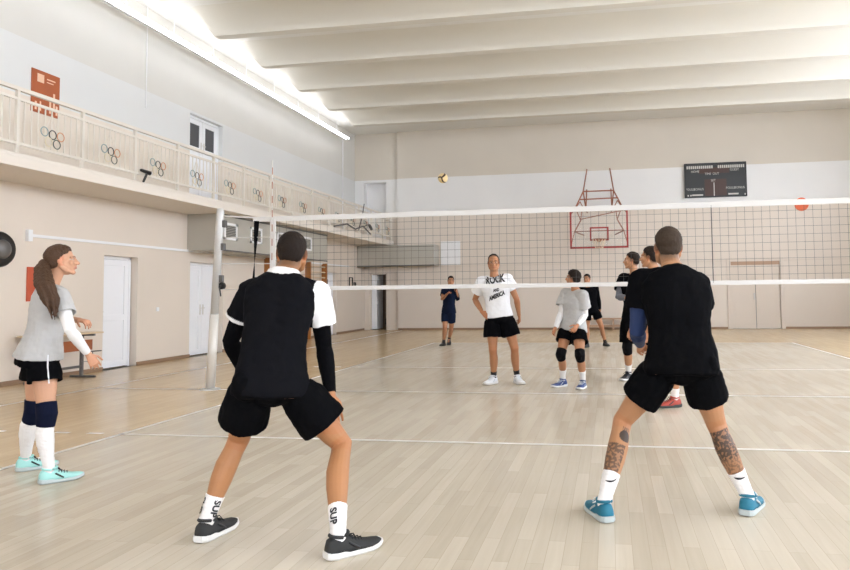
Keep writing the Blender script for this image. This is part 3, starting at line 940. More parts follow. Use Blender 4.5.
# ------------------------------------------------------------------ people
def remesh(mb, voxel, smooth=4, fac=.5):
    me = mb.mesh('solid')
    o = bpy.data.objects.new('solid', me); C.objects.link(o)
    r = o.modifiers.new('r', 'REMESH'); r.mode = 'VOXEL'; r.voxel_size = voxel; r.adaptivity = 0
    if smooth:
        s = o.modifiers.new('s', 'SMOOTH'); s.iterations = smooth; s.factor = fac
    dg = bpy.context.evaluated_depsgraph_get()
    out = bpy.data.meshes.new_from_object(o.evaluated_get(dg))
    bpy.data.objects.remove(o); bpy.data.meshes.remove(me)
    return out

def getco(me):
    a = np.empty(len(me.vertices) * 3, dtype=np.float64)
    me.vertices.foreach_get('co', a)
    return a.reshape(-1, 3)

def setco(me, a):
    me.vertices.foreach_set('co', a.astype(np.float32).ravel()); me.update()

def setcol(me, cols):
    at = me.color_attributes.new('Col', 'FLOAT_COLOR', 'POINT')
    at.data.foreach_set('color', cols.astype(np.float32).ravel())

def wrinkle(me, amp, freq, seed, stretch=(1, 1, .55)):
    a = getco(me)
    n = np.empty(len(me.vertices) * 3); me.vertices.foreach_get('normal', n); n = n.reshape(-1, 3)
    off = V((seed * 3.1, seed * 1.7, seed * .9))
    d = np.array([noise.noise(V((p[0] * freq * stretch[0], p[1] * freq * stretch[1], p[2] * freq * stretch[2])) + off) + .5 * noise.noise(V((p[0] * freq * 2.2, p[1] * freq * 2.2, p[2] * freq * 2.2)) - off) for p in a])
    setco(me, a + n * (d * amp)[:, None])

def finish(me, name, m, parent):
    me.name = name
    a = getco(me); o = world_loc(parent)
    setco(me, a - np.array(o))
    me.polygons.foreach_set('use_smooth', [True] * len(me.polygons))
    me.materials.clear()
    me.materials.append(m)
    ob = bpy.data.objects.new(name, me); C.objects.link(ob); ob.parent = parent
    return ob

def lerp(a, b, t): return a + (b - a) * t

class Person:
    """one figure from its joints (metres, world): body as one continuous surface, clothing and hair as children"""
    def __init__(s, J, H, label, face, feet, skin='#c99873', female=False, vox=.006, hands=None, head_up=.35, bow=.03, width=1.0):
        s.J = {k: V(v) for k, v in J.items()}
        s.H = H; s.k = H / 1.8; s.female = female; s.vox = vox; s.bow = bow; s.wd = width
        j = s.J
        s.root = thing('person', label, 'person', ((j['La'].x + j['Ra'].x) / 2, (j['La'].y + j['Ra'].y) / 2, 0))
        s.skin = np.array(lin(skin)[:3])
        s.hipv = (j['Rh'] - j['Lh']).normalized()
        s.shov = (j['Rs'] - j['Ls']).normalized()
        s.P = (j['Lh'] + j['Rh']) / 2; s.Nk = j['N']
        s.upv = (s.Nk - s.P).normalized()
        s.front = s.upv.cross(s.shov).normalized() * -1 if False else s.shov.cross(s.upv).normalized() * -1
        # head frame
        f = V(face).normalized()
        hn = (j['Hd'] - j['N']).normalized()
        u = (V((0, 0, 1)) * (1 - head_up) + hn * head_up)
        u = (u - f * u.dot(f)).normalized()
        s.hf, s.hu, s.hr = f, u, f.cross(u)
        s.feet = {}
        for sd in 'LR':
            d, lift = feet[sd] if isinstance(feet[sd], tuple) else (feet[sd], 0)
            a = math.radians(d)
            s.feet[sd] = (V((math.cos(a), math.sin(a), 0)), lift)
        s.hands = hands or {}
    # ---- torso
    def spine(s, t):
        a, b = s.P, s.Nk
        m = (a + b) / 2 - s.front * s.bow
        if t < 0: return a + (m - a).normalized() * (b - a).length * t
        if t > 1: return b + (b - m).normalized() * (b - a).length * (t - 1)
        return a * (1-t)**2 + m * 2*t*(1-t) + b * t*t
    def ring(s, t, a, b, off=0):
        c = s.spine(t); tg = (s.spine(t + .02) - s.spine(t - .02)).normalized()
        lat = s.hipv.lerp(s.shov, max(0, min(1, t * 1.15)))
        lat = (lat - tg * lat.dot(tg)).normalized()
        fr = tg.cross(lat)
        k = s.k
        return (c + fr * off * k, lat * a * k, fr * b * k)
    TORSO_M = [(-.20, .150, .110, -.01), (-.06, .172, .118, -.012), (.10, .160, .112, -.004), (.28, .143, .102, .004), (.48, .152, .108, .004), (.68, .172, .118, .004), (.82, .172, .108, -.004), (.92, .135, .082, -.012), (1.0, .072, .062, -.008)]
    TORSO_F = [(-.20, .155, .115, -.012), (-.06, .172, .120, -.016), (.10, .158, .110, -.006), (.30, .122, .090, .004), (.48, .128, .095, .006), (.68, .148, .112, .014), (.82, .150, .098, .0), (.92, .115, .072, -.01), (1.0, .058, .052, -.008)]
    def torso(s): return s.TORSO_F if s.female else s.TORSO_M
    def torso_rings(s, t0, t1, ease, extra=None):
        T = s.torso(); w = s.wd
        def at(t):
            if t <= T[0][0]: q = T[0][1:]
            elif t >= T[-1][0]: q = T[-1][1:]
            else:
                for A, B in zip(T, T[1:]):
                    if A[0] <= t <= B[0]:
                        f = (t - A[0]) / (B[0] - A[0]); q = tuple(lerp(x, y, f) for x, y in zip(A[1:], B[1:])); break
            return q
        ts = [t0] + [A[0] for A in T if t0 + .02 < A[0] < t1 - .02] + [t1]
        out = []
        for t in ts:
            a, b, o = at(t)
            e = ease(t) if callable(ease) else ease
            out.append(s.ring(t, a * w + e, b * w + e, o))
        return out
    # ---- limbs
    def arm(s, sd):
        j = s.J; S, E, W = j[sd + 's'], j[sd + 'e'], j[sd + 'w']
        k = s.k * (.82 if s.female else 1.0)
        pr = [(0, .056), (.18, .055), (.35, .052), (.75, .044), (1.0, .040), (1.15, .043), (1.3, .042), (1.65, .034), (1.9, .027), (2.0, .026)]
        pts = [(lerp(S, E, t) if t <= 1 else lerp(E, W, t - 1)) for t, r in pr]
        return [t for t, r in pr], pts, [r * k for t, r in pr]
    def leg(s, sd):
        j = s.J; Hh, K, A = j[sd + 'h'], j[sd + 'k'], j[sd + 'a']
        k = s.k * (.97 if s.female else 1.0)
        d = s.feet[sd][0]
        pr = [(0, .076, .01), (.25, .090, .006), (.55, .080, .004), (.85, .062, .004), (1.0, .057, .006), (1.14, .053, -.002), (1.32, .059, -.014), (1.5, .056, -.013), (1.75, .043, -.006), (1.92, .036, 0), (2.0, .036, 0)]
        pts = [(lerp(Hh, K, t) if t <= 1 else lerp(K, A, t - 1)) + d * o for t, r, o in pr]
        return [t for t, r, o in pr], pts, [r * k for t, r, o in pr]
    @staticmethod
    def cut(ts, pts, rs, t0, t1, ease, n=6):
        """sub-interval of a limb profile with added thickness"""
        def at(t):
            t = max(ts[0], min(ts[-1], t))
            for i in range(len(ts) - 1):
                if ts[i] <= t <= ts[i + 1]:
                    f = (t - ts[i]) / (ts[i + 1] - ts[i])
                    return pts[i].lerp(pts[i + 1], f), lerp(rs[i], rs[i + 1], f)
        tt = sorted({t0, t1, *[t for t in ts if t0 < t < t1]})
        P, Q = [], []
        for t in tt:
            p, r = at(t)
            e = ease((t - t0) / (t1 - t0)) if callable(ease) else ease
            P.append(p); Q.append(r + e)
        return P, Q
    def hand(s, mb, sd):
        j = s.J; W, E = j[sd + 'w'], j[sd + 'e']
        hp = s.hands.get(sd, {})
        d = V(hp['d']).normalized() if 'd' in hp else (W - E).normalized()
        n = V(hp['n']) if 'n' in hp else (-s.shov if sd == 'R' else s.shov) + V((0, 0, -.3))
        n = (n - d * n.dot(d)).normalized()
        th = d.cross(n) if sd == 'R' else n.cross(d)
        c = math.radians(hp.get('curl', 22)); k = s.k * (.9 if s.female else 1.0); fan = hp.get('fan', .10)
        mb.tube([W - d * .02 * k, W + d * .02 * k, W + d * .055 * k, W + d * .088 * k], [(.026*k, .021*k), (.031*k, .019*k), (.040*k, .017*k), (.039*k, .013*k)], ref=n, n=14)
        for i, (o, L) in enumerate(((.031, .072), (.0105, .080), (-.0105, .074), (-.031, .058))):
            p = W + d * (.082 - .006 * abs(i - 1)) * k + th * o * k
            q = (d + th * (o / .031) * fan).normalized(); pts = [p - q * .02 * k, p]
            ang = 0
            for seg in (.44, .31, .25):
                ang += c * (1.0 if seg > .3 else .8)
                p = p + (q * math.cos(ang) + n * math.sin(ang)) * L * seg * k
                pts.append(p)
            mb.tube(pts, [.0092*k, .0092*k, .0085*k, .0078*k, .0068*k], ref=n, n=8)
        p = W + d * .022 * k + th * .026 * k
        t1 = (d * .62 + th * .72 + n * .30).normalized(); t2 = (d * .86 + th * .30 + n * (.30 + .4 * math.sin(c))).normalized()
        p1 = p + t1 * .040 * k; p2 = p1 + t2 * .032 * k; p3 = p2 + t2 * .022 * k
        mb.tube([p - t1 * .015 * k, p, p1, p2, p3], [.013*k, .0135*k, .0105*k, .0098*k, .008*k], ref=n, n=8)
    def hp(s, r, f, u): return s.J['Hd'] + (s.hr * r + s.hf * f + s.hu * u) * s.k * .98
    def head(s, mb):
        k = s.k * .98; R_, F_, U_ = s.hr * k, s.hf * k, s.hu * k
        P = s.hp
        mb.ellipsoid(P(0, -.016, .035), R_ * .076, F_ * .097, U_ * .084)
        mb.ellipsoid(P(0, -.040, -.008), R_ * .064, F_ * .064, U_ * .068)
        mb.ellipsoid(P(0, .022, -.032), R_ * .061, F_ * .070, U_ * .076)
        mb.ellipsoid(P(0, .030, -.072), R_ * .046, F_ * .052, U_ * .042)
        mb.ellipsoid(P(0, .070, -.098), R_ * .022, F_ * .020, U_ * .018)
        for q in (-1, 1):
            mb.tube([P(q * .062, .0, -.045), P(q * .052, .030, -.080), P(q * .022, .066, -.098)], [.020 * k, .020 * k, .017 * k], n=10)
            mb.ellipsoid(P(q * .040, .062, -.022), R_ * .023, F_ * .022, U_ * .020)
            mb.ellipsoid(P(q * .032, .074, .006), R_ * .014, F_ * .012, U_ * .011)
            e = P(q * .077, -.012, -.004)
            mb.ellipsoid(e, (s.hr * q * .35 - s.hf * .25) .normalized() * .012 * k, (s.hf * .9 + s.hr * q * .3).normalized() * .019 * k, (s.hu - s.hf * .2).normalized() * .033 * k)
        mb.tube([P(-.045, .070, .026), P(-.018, .086, .025), P(.018, .086, .025), P(.045, .070, .026)], .0115 * k, n=8)
        mb.tube([P(0, .086, .020), P(0, .100, -.008), P(0, .111, -.028)], [.0085 * k, .0095 * k, .0135 * k], n=10)
        for q in (-1, 1): mb.ellipsoid(P(q * .013, .098, -.031), R_ * .010, F_ * .011, U_ * .009)
        mb.tube([P(-.024, .080, -.058), P(0, .094, -.054), P(.024, .080, -.058)], [.006 * k, .009 * k, .006 * k], n=8)
        mb.tube([P(-.021, .078, -.067), P(0, .092, -.066), P(.021, .078, -.067)], [.006 * k, .0095 * k, .006 * k], n=8)
        nr_ = .050 if s.female else .059
        base = s.J['N'] - s.upv * .05 * s.k
        mb.tube([base, s.J['N'] + s.upv * .02 * s.k, P(0, -.022, -.055), P(0, -.018, .0)], [nr_ * 1.25 * s.k, nr_ * s.k, nr_ * .95 * s.k, nr_ * .9 * s.k], ref=s.hf, n=16)
    def shoulders(s, mb, e=0, only='LR'):
        k = s.k * (.85 if s.female else 1)
        for sd in only:
            S = s.J[sd + 's']; q = (S - s.Nk)
            a = s.Nk - s.upv * .035 * k + q * .18
            mb.tube([a, a.lerp(S, .5) + s.upv * .004, S + s.upv * .004], [(.050 + e) * k, (.055 + e) * k, (.060 + e) * k], ref=s.front, n=14)
    def body(s, tattoo=None, fade=None, line=None):
        mb = MB(); k = s.k
        mb.loft(s.torso_rings(-.13, 1.0, 0), n=24, c0='flat', power=2.3)
        s.shoulders(mb)
        for sd in 'LR':
            t, p, r = s.arm(sd); mb.tube(p, r, ref=s.front, n=14)
            s.hand(mb, sd)
            t, p, r = s.leg(sd); mb.tube(p, r, ref=s.feet[sd][0], n=16)
            hp_ = s.J[sd + 'h']
            mb.ellipsoid(hp_ - s.front * .030 * k - s.upv * .03, s.hipv * .076 * k, s.front * .084 * k, s.upv * .075 * k)
            d, lift = s.feet[sd]; A = s.J[sd + 'a']
            mb.tube([A + V((0, 0, -.01)), A - V((0, 0, A.z - .05)) - d * .02, A + d * .08 * k - V((0, 0, A.z - .040)), A + d * .15 * k - V((0, 0, A.z - .034))] if not lift else [A, A + d * .04 - V((0, 0, .04)), A + d * .1 - V((0, 0, .07))], [.032 * k, .028 * k, .022 * k, .014 * k][:4 if not lift else 3], n=10)
        if s.female:
            for q in (-1, 1):
                c = s.spine(.66) + s.front * .085 * k + s.shov * q * .062 * k
                mb.ellipsoid(c, s.shov * .055 * k, s.front * .055 * k, s.upv * .058 * k)
        s.head(mb)
        me = remesh(mb, s.vox, 3)
        a = getco(me)
        col = np.ones((len(a), 4)); col[:, :3] = s.skin
        n1 = np.array([noise.noise(V(p) * 9) for p in a])
        col[:, :3] *= (1 + .07 * n1)[:, None]
        # face: eyes, brows, lips, cheeks, ears
        q = (a - np.array(s.J['Hd'])) / (k * .98)
        r_, f_, u_ = q @ np.array(s.hr), q @ np.array(s.hf), q @ np.array(s.hu)
        near = (np.abs(r_) < .1) & (np.abs(u_) < .14) & (f_ > .03) & (f_ < .14)
        ar = np.abs(r_)
        def paint(mask, c, w=1.0):
            col[mask, :3] = col[mask, :3] * (1 - w) + np.array(c) * w
        paint(near & (np.hypot(ar, u_ + .075) < .055) & (u_ < -.02) & s.beard, lin('#6f5646')[:3], .4) if s.beard else None
        paint(near & (((ar - .032) / .015) ** 2 + ((u_ - .006) / .0075) ** 2 < 1), lin('#b5a59a')[:3], .8)
        paint(near & (((ar - .032) / .0065) ** 2 + ((u_ - .006) / .0075) ** 2 < 1), lin('#33241b')[:3])
        paint(near & (np.abs(ar - .032) < .019) & (np.abs(u_ - .026 + .12 * np.abs(ar - .030)) < .0045), lin('#3d2d22')[:3], .85)
        paint(near & (ar < .023) & (np.abs(u_ + .061) < .0085), lin('#a9665a')[:3], .7)
        red = (np.abs(ar - .078) < .014) & (np.abs(u_) < .04) & (np.abs(f_ + .012) < .03)
        paint(red, s.skin * np.array([1.06, .80, .74]), .8)
        if fade:
            tab = line or s.LINE
            th_ = np.interp(f_, [q0 for q0, q1 in tab], [q1 for q0, q1 in tab])
            dd = u_ - th_
            hd = (np.linalg.norm(q, axis=1) < .17) & (f_ < .05) & (u_ > -.12)
            rn = np.array([noise.noise(V(p) * 120) for p in a]) * .15
            wgt = np.clip(1 + dd / .038 + rn, 0, 1) * .72 * hd
            fc = np.array(lin(fade)[:3])
            col[:, :3] = col[:, :3] * (1 - wgt[:, None]) + fc * wgt[:, None]
        for sd in 'LR':                                    # warmer knees and knuckles
            for nm, rad in (('k', .06), ('e', .05)):
                d_ = np.linalg.norm(a - np.array(s.J[sd + nm]), axis=1)
                m_ = d_ < rad * 1.3
                col[m_, :3] *= np.array([1.0, .93, .9])
            d_ = np.linalg.norm(a - np.array(s.J[sd + 'w']), axis=1)
            m_ = (d_ < .2 * k) & (np.linalg.norm(a - np.array(s.J[sd + 'e']), axis=1) > .27 * k)
            col[m_, :3] *= np.array([1.02, .93, .9])
        if tattoo:
            ink = np.array(lin('#34312e')[:3])
            for sd, f0, f1, fn in tattoo:
                K, A = np.array(s.J[sd + 'k']), np.array(s.J[sd + 'a'])
                ax = A - K; L = np.linalg.norm(ax); ax = ax / L
                tt = ((a - K) @ ax) / L
                rad = a - K - ((a - K) @ ax)[:, None] * ax
                dist = np.linalg.norm(rad, axis=1)
                back = -np.array(s.feet[sd][0]); side = np.cross(ax, back)
                th = np.arctan2(rad @ side, rad @ back)
                m_ = (tt > f0) & (tt < f1) & (dist < .1)
                idx = np.nonzero(m_)[0]
                for i in idx:
                    w = fn(tt[i], th[i], V(a[i]))
                    if w > 0: col[i, :3] = col[i, :3] * (1 - w) + ink * w
        setcol(me, np.clip(col, 0, 1))
        o = finish(me, 'body', M['skin'], s.root)
        return o
    beard = False
    # ---- clothes
    def shirt(s, m, hem=-.20, sleeve=.62, ease=.014, hem_ease=.028, sl_r=.016, colour=None, name='shirt', seed=1, long_=None, neck=1.0, amp=.007, bottom='hem'):
        mb = MB()
        ez = lambda t: lerp(hem_ease, ease, max(0, min(1, (t - hem) / .55)))
        R = s.torso_rings(hem, neck, ez)
        mb.loft(R, n=28, c0=bottom, c1='flat', power=2.3)
        s.shoulders(mb, ease * .8)
        for sd in 'LR':
            t, p, r = s.arm(sd)
            tl = (long_ if long_ else sleeve)
            P, Q = s.cut(t, p, r, 0.0, tl, (lambda f: ease * .9 + sl_r * f) if not long_ else .007)
            mb.tube(P, Q, ref=s.front, n=16, c1='hem')
        if s.female:
            for q in (-1, 1):
                c = s.spine(.66) + s.front * .088 * s.k + s.shov * q * .062 * s.k
                mb.ellipsoid(c, s.shov * .062 * s.k, s.front * .06 * s.k, s.upv * .064 * s.k)
        me = remesh(mb, s.vox * .95, 3)
        wrinkle(me, amp, 13, seed)
        if colour:
            a = getco(me)
            setcol(me, np.array([list(lin(colour(V(p), s))) for p in a]))
        return finish(me, name, m, s.root)
    def shorts(s, m, hem=.58, flare=.030, waist=.16, seed=2, amp=.007, name='shorts', ease=.016):
        mb = MB()
        mb.loft(s.torso_rings(-.13, waist, ease + .006), n=28, c0='flat', c1='flat', power=2.3)
        d = (s.J['Lh'] + s.J['Rh']) / 2
        for sd in 'LR':
            t, p, r = s.leg(sd)
            P, Q = s.cut(t, p, r, .10, hem, lambda f: ease + flare * f + .006)
            mb.tube(P, Q, ref=s.feet[sd][0], n=20, c0='flat', c1='hem')
            hp_ = s.J[sd + 'h']
            mb.ellipsoid(hp_ - s.front * .030 * s.k - s.upv * .03, s.hipv * .088 * s.k, s.front * .096 * s.k, s.upv * .085 * s.k)
        mb.ellipsoid(s.P - s.upv * .045 * s.k, s.hipv * .11 * s.k, s.front * .105 * s.k, s.upv * .085 * s.k)
        me = remesh(mb, s.vox * .95, 3)
        wrinkle(me, amp, 12, seed)
        return finish(me, name, m, s.root)
    def sleeve(s, sd, t0, t1, m, ease=.004, name='arm_sleeve'):
        mb = MB(); t, p, r = s.arm(sd)
        P, Q = s.cut(t, p, r, t0, t1, ease)
        mb.tube(P, Q, ref=s.front, n=18, c0='flat', c1='flat')
        me = remesh(mb, max(.004, s.vox * .7), 2); wrinkle(me, .0018, 30, 3)
        return finish(me, name, m, s.root)
    def kneepad(s, sd, m, t0=.86, t1=1.2, ease=.011):
        mb = MB(); t, p, r = s.leg(sd)
        P, Q = s.cut(t, p, r, t0, t1, lambda f: ease * (.6 + .6 * math.sin(PI * f)))
        mb.tube(P, Q, ref=s.feet[sd][0], n=18, c0='flat', c1='flat')
        kc = s.J[sd + 'k'] + s.feet[sd][0] * .045 * s.k
        mb.ellipsoid(kc, s.feet[sd][0] * .028 * s.k, s.hipv * .045 * s.k, V((0, 0, .07)) * s.k)
        me = remesh(mb, max(.004, s.vox * .8), 3)
        return finish(me, 'knee_pad', m, s.root)
    def sock(s, sd, m, t0=1.68, ease=.004):
        mb = MB(); t, p, r = s.leg(sd)
        P, Q = s.cut(t, p, r, t0, 2.0, ease)
        d = s.feet[sd][0]
        A = s.J[sd + 'a']; P.append(A + V((0, 0, -.035 * s.k)) + d * .006); Q.append(Q[-1] * .9)
        mb.tube(P, Q, ref=d, n=18, c0='flat', c1='round')
        me = remesh(mb, max(.004, s.vox * .7), 2); wrinkle(me, .002, 35, 4, (1, 1, 2))
        return finish(me, 'sock', m, s.root)
    def sock_text(s, sock, sd, txt, m, tmid, size, angs, rot=True, r_=None):
        t, p, r = s.leg(sd)
        (c, c2), (ra, rb) = s.cut(t, p, r, tmid - .04, tmid + .04, .0075)[0][:1] + s.cut(t, p, r, tmid - .04, tmid + .04, .0075)[0][-1:], (0, 0)
        cc = (c + c2) / 2; ax = (c - c2).normalized(); rad = s.cut(t, p, r, tmid - .02, tmid + .02, .0072)[1][0]
        b0 = -s.feet[sd][0]; b0 = (b0 - ax * b0.dot(ax)).normalized(); sv = ax.cross(b0)
        for a0 in angs:
            mb = MB()
            vs, fs = text_geo(txt, size, size * .04)
            o = []
            for v in vs:
                x, y = (v.y, -v.x) if rot else (v.x, v.y)
                th = math.radians(a0) + x / rad
                o.append(cc + ax * y + (b0 * math.cos(th) + sv * math.sin(th)) * rad)
            mb.add(o, fs).obj('lettering', m, sock)
    # ---- shoes
    def shoe(s, sd, up, sole, lace, stripe=None, L=.30, lift=None):
        d, lf = s.feet[sd]; A = s.J[sd + 'a']; L *= s.k
        pitch_ = math.radians(lf)
        heel = V((A.x, A.y, 0)) - d * .062 * s.k
        heel.z = max(0, A.z - .105 * s.k) if lf else .001
        X = (d * math.cos(pitch_) - V((0, 0, 1)) * math.sin(pitch_)).normalized(); Y = V((0, 0, 1)).cross(d); Z = X.cross(Y)
        k = s.k
        tab = [(0.0, .020, .070), (.04, .034, .094), (.14, .042, .104), (.26, .043, .103), (.36, .043, .096), (.48, .045, .078), (.62, .050, .062), (.76, .050, .052), (.88, .043, .044), (.96, .030, .036), (1.0, .015, .026)]
        mb = MB(); rings = []; n = 18; vs = []; fs = []
        z0 = .022 * k
        for x, w, hh in tab:
            spring = .012 * max(0, (x - .7) / .3) ** 2
            for q in range(n):
                th = PI * q / (n - 1)
                vs.append(heel + X * x * L + Y * (w * k * math.copysign(abs(math.cos(th)) ** .75, math.cos(th))) + Z * (z0 + spring + (hh * k - z0) * math.sin(th) ** .7))
        for i in range(len(tab) - 1):
            for q in range(n - 1):
                fs.append((i*n + q, (i+1)*n + q, (i+1)*n + q + 1, i*n + q + 1))
            fs.append((i*n + n - 1, (i+1)*n + n - 1, (i+1)*n, i*n))
        fs.append(tuple(range(n))); fs.append(tuple(reversed([(len(tab)-1)*n + q for q in range(n)])))
        mb.add(vs, fs)
        # padded collar and tongue
        ring = []
        for q in range(17):
            th = 2 * PI * q / 16
            ring.append(heel + X * (.062 * k + .046 * k * math.cos(th) + .006) + Y * (.038 * k * math.sin(th)) + Z * (.100 * k + .012 * k * max(0, math.cos(th)) + .008 * k * max(0, -math.cos(th))))
        mb.tube(ring, .009 * k, n=8)
        mb.tube([heel + X * (.42 * L) + Z * .080 * k, heel + X * (.36 * L) + Z * .108 * k], [(.024 * k, .007 * k), (.022 * k, .006 * k)], ref=X, n=10)
        o = mb.obj('shoe', up, s.root, smooth=True)
        sb_ = MB(); vs = []; fs = []; pr = []
        for x, w, hh in tab:
            spring = .016 * max(0, (x - .7) / .3) ** 2 + .006 * max(0, (.08 - x) / .08)
            ww = (w + .005) * k
            bulge = .004 * k
            pts = [(-ww * .92, 0.0), (ww * .92, 0.0), (ww + bulge, .010), (ww, .024 + .008 * (x < .35)), (-ww, .024 + .008 * (x < .35)), (-ww - bulge, .010)]
            for y, z in pts:
                xx = (x - .015 if x == 0 else (x + .012 if x == 1.0 else x)) * L
                vs.append(heel + X * xx + Y * y + Z * (z * k + spring))
        m_ = 6
        for i in range(len(tab) - 1):
            for q in range(m_):
                fs.append((i*m_ + q, (i+1)*m_ + q, (i+1)*m_ + (q+1) % m_, i*m_ + (q+1) % m_))
        fs.append(tuple(reversed(range(m_)))); fs.append(tuple((len(tab)-1)*m_ + q for q in range(m_)))
        sb_.add(vs, fs).obj('sole', sole, o, smooth=False)
        lc = MB()
        for q in range(4):
            x = (.42 + .06 * q) * L; zz = lerp(.088, .066, q / 3) * k
            lc.tube([heel + X * x + Y * .030 * k + Z * (zz - .010 * k), heel + X * (x + .008) + Z * (zz + .004), heel + X * x - Y * .030 * k + Z * (zz - .010 * k)], .0032 * k, n=6)
        lc.tube([heel + X * .40 * L + Z * .095 * k, heel + X * .43 * L + Y * .03 * k + Z * .105 * k, heel + X * .46 * L + Y * .04 * k + Z * .085 * k], .003 * k, n=6)
        lc.tube([heel + X * .40 * L + Z * .095 * k, heel + X * .43 * L - Y * .03 * k + Z * .105 * k, heel + X * .46 * L - Y * .04 * k + Z * .085 * k], .003 * k, n=6)
        lc.obj('laces', lace, o, smooth=True)
        if stripe is not None:
            st = MB()
            for sg in (-1, 1):
                for x0, x1 in ((.34, .46),):
                    a = heel + X * x0 * L + Y * sg * (.042 * k) + Z * .070 * k
                    b_ = heel + X * (x1 + .06) * L + Y * sg * (.051 * k) + Z * .034 * k
                    st.tube([a, a.lerp(b_, .5) + Y * sg * .004, b_], [(.006 * k, .0025), (.006 * k, .0025), (.005 * k, .002)], ref=Y, n=8)
            st.obj('side_stripe', stripe, o, smooth=True)
        return o
    # ---- hair
    LINE = [(-.2, -.062), (-.085, -.062), (-.055, -.052), (-.028, -.032), (-.018, .012), (.012, .010), (.022, .034), (.045, .050), (.060, .072), (.2, .072)]
    def hair(s, m, th=.008, line=None, back=-.062, amp=.004, vox=None, widow=.072, tail=False):
        k = s.k * .98; e = th
        mb = MB(); R_, F_, U_ = s.hr * k, s.hf * k, s.hu * k; P = s.hp
        mb.ellipsoid(P(0, -.016, .036), R_ * (.076 + e), F_ * (.097 + e), U_ * (.084 + e * 1.2), 24, 16)
        mb.ellipsoid(P(0, -.040, -.008), R_ * (.064 + e), F_ * (.064 + e), U_ * (.068 + e * .6), 24, 16)
        me = remesh(mb, vox or max(.0045, s.vox * .8), 2)
        bm = bmesh.new(); bm.from_mesh(me)
        Hd = s.J['Hd']
        tab = line or [(-.2, back), (-.085, back), (-.055, back + .01), (-.028, -.032), (-.018, .012), (.012, .010), (.022, .034), (.045, .050), (.060, widow), (.2, widow)]
        def thr(f):
            for (f0, u0), (f1, u1) in zip(tab, tab[1:]):
                if f0 <= f <= f1: return lerp(u0, u1, (f - f0) / (f1 - f0))
            return tab[-1][1]
        kill = []
        for v in bm.verts:
            q = (v.co - Hd) / k
            r, f, u = q.dot(s.hr), q.dot(s.hf), q.dot(s.hu)
            edge = .006 * noise.noise(v.co * 60)
            if u < thr(f) + edge or (abs(r) < .03 and f > .0 and u < .02): kill.append(v)
        bmesh.ops.delete(bm, geom=kill, context='VERTS')
        bm.normal_update()
        for v in bm.verts:                                 # the crop thins out towards its edge
            q = (v.co - Hd) / k
            dd = q.dot(s.hu) - thr(q.dot(s.hf))
            w = max(0, min(1, dd / .03))
            v.co -= v.normal * (e + .0015) * (1 - w) * .9
        bm.to_mesh(me); bm.free()
        wrinkle(me, amp, 70, 5)
        a = getco(me)
        o = finish(me, 'hair', m, s.root)
        md = o.modifiers.new('thickness', 'SOLIDIFY'); md.thickness = .012; md.offset = -1
        return o

P_ = Person
def kit(p, shoes, lift=None):
    pass
BALD = [(-.2,-.06),(-.085,-.06),(-.055,-.05),(-.028,-.025),(-.018,.012),(.010,.010),(.018,.06),(.03,.085),(.045,.108),(.2,.14)]
def blob(c_t, c_th, rt, rth): return lambda t, th: ((t - c_t) / rt) ** 2 + ((th - c_th) / rth) ** 2 < 1
def feather(t, th, p):                                      # grey plume over the outer half of the calf
    w = 0
    if .34 < t < .82 and -.25 < th < 2.4:
        q = noise.noise(V((th * 4.5 + t * 14, t * 40, 1.3))) + .5 * noise.noise(p * 110)
        w = .75 if q > -.12 else .28
    if ((t - .22) / .075) ** 2 + ((th + .10) / .62) ** 2 < 1: w = .93
    if .10 < t < .15 and abs(th + .10) < .4 and noise.noise(V((th * 9, 0, 0))) > -.1: w = .8
    return w
def ornament_ink(t, th, p):                                 # dense figures below the knee, shaded lower down
    q = noise.noise(V((th * 5, t * 26, 4.1))) + .7 * noise.noise(p * 105)
    if .08 < t < .46 and -1.5 < th < 1.5: return .88 if q > -.18 else .35
    if .46 <= t < .86 and -1.8 < th < 2.2: return .6 if q > .05 else .22
    return 0

# man at the front left, back turned, crouched with a hand on his knee
A = P_(dict(Hd=(-1.786,3.717,1.541),N=(-1.786,3.62,1.412),P=(-1.784,3.477,.847),Ls=(-1.977,3.611,1.321),Rs=(-1.62,3.697,1.305),Le=(-2.117,3.64,1.047),Re=(-1.605,3.751,1.001),Lw=(-2.135,3.823,.848),Rw=(-1.528,3.665,.742),Lh=(-1.871,3.433,.857),Rh=(-1.717,3.545,.826),Lk=(-2.058,3.627,.503),Rk=(-1.481,3.691,.475),La=(-2.16,3.49,.105),Ra=(-1.36,3.35,.108)),
    1.84, 'person in black shirt with one white sleeve, back turned, crouching, hand on the knee', (-.28,.95,.02), dict(L=84, R=50), skin='#b07c54', vox=.0048, bow=.055,
    hands=dict(R=dict(d=(.30,-.02,-.95), n=(-.85,.45,-.2), curl=9, fan=.24), L=dict(d=(.85,.35,-.4), n=(.2,-.9,-.3), curl=25)))
A.body(fade='#4a3a2e')
def colA(p, s):
    S, E = s.J['Rs'], s.J['Re']
    t = (p - S).dot((E - S).normalized()) / (E - S).length
    d = (p - S - (E - S) * max(0, min(1, t))).length
    if d < .105 and (p - S).dot(s.shov) > -.012 and t > -.35 and (p - S).dot(s.shov) > -.02 - .05 * t: return '#e8e6e4'
    S, E = s.J['Ls'], s.J['Le']
    t = (p - S).dot((E - S).normalized()) / (E - S).length
    if .50 < t < .60 and (p - S - (E - S) * t).length < .1 and (p - S).dot(s.shov) < .06: return '#e4e2e0'
    if (p - s.Nk).dot(s.upv) > -.022 and (p - s.spine(1.0)).length < .105: return '#e6e3df'
    return '#131316'
A.shirt(M['shirt_attr'], hem=-.11, sleeve=.56, colour=colA, seed=11, hem_ease=.030, sl_r=.022, neck=1.03, bottom='flat')
A.shorts(M['kit_black2'], hem=.66, flare=.040, waist=.06, seed=12, ease=.010)
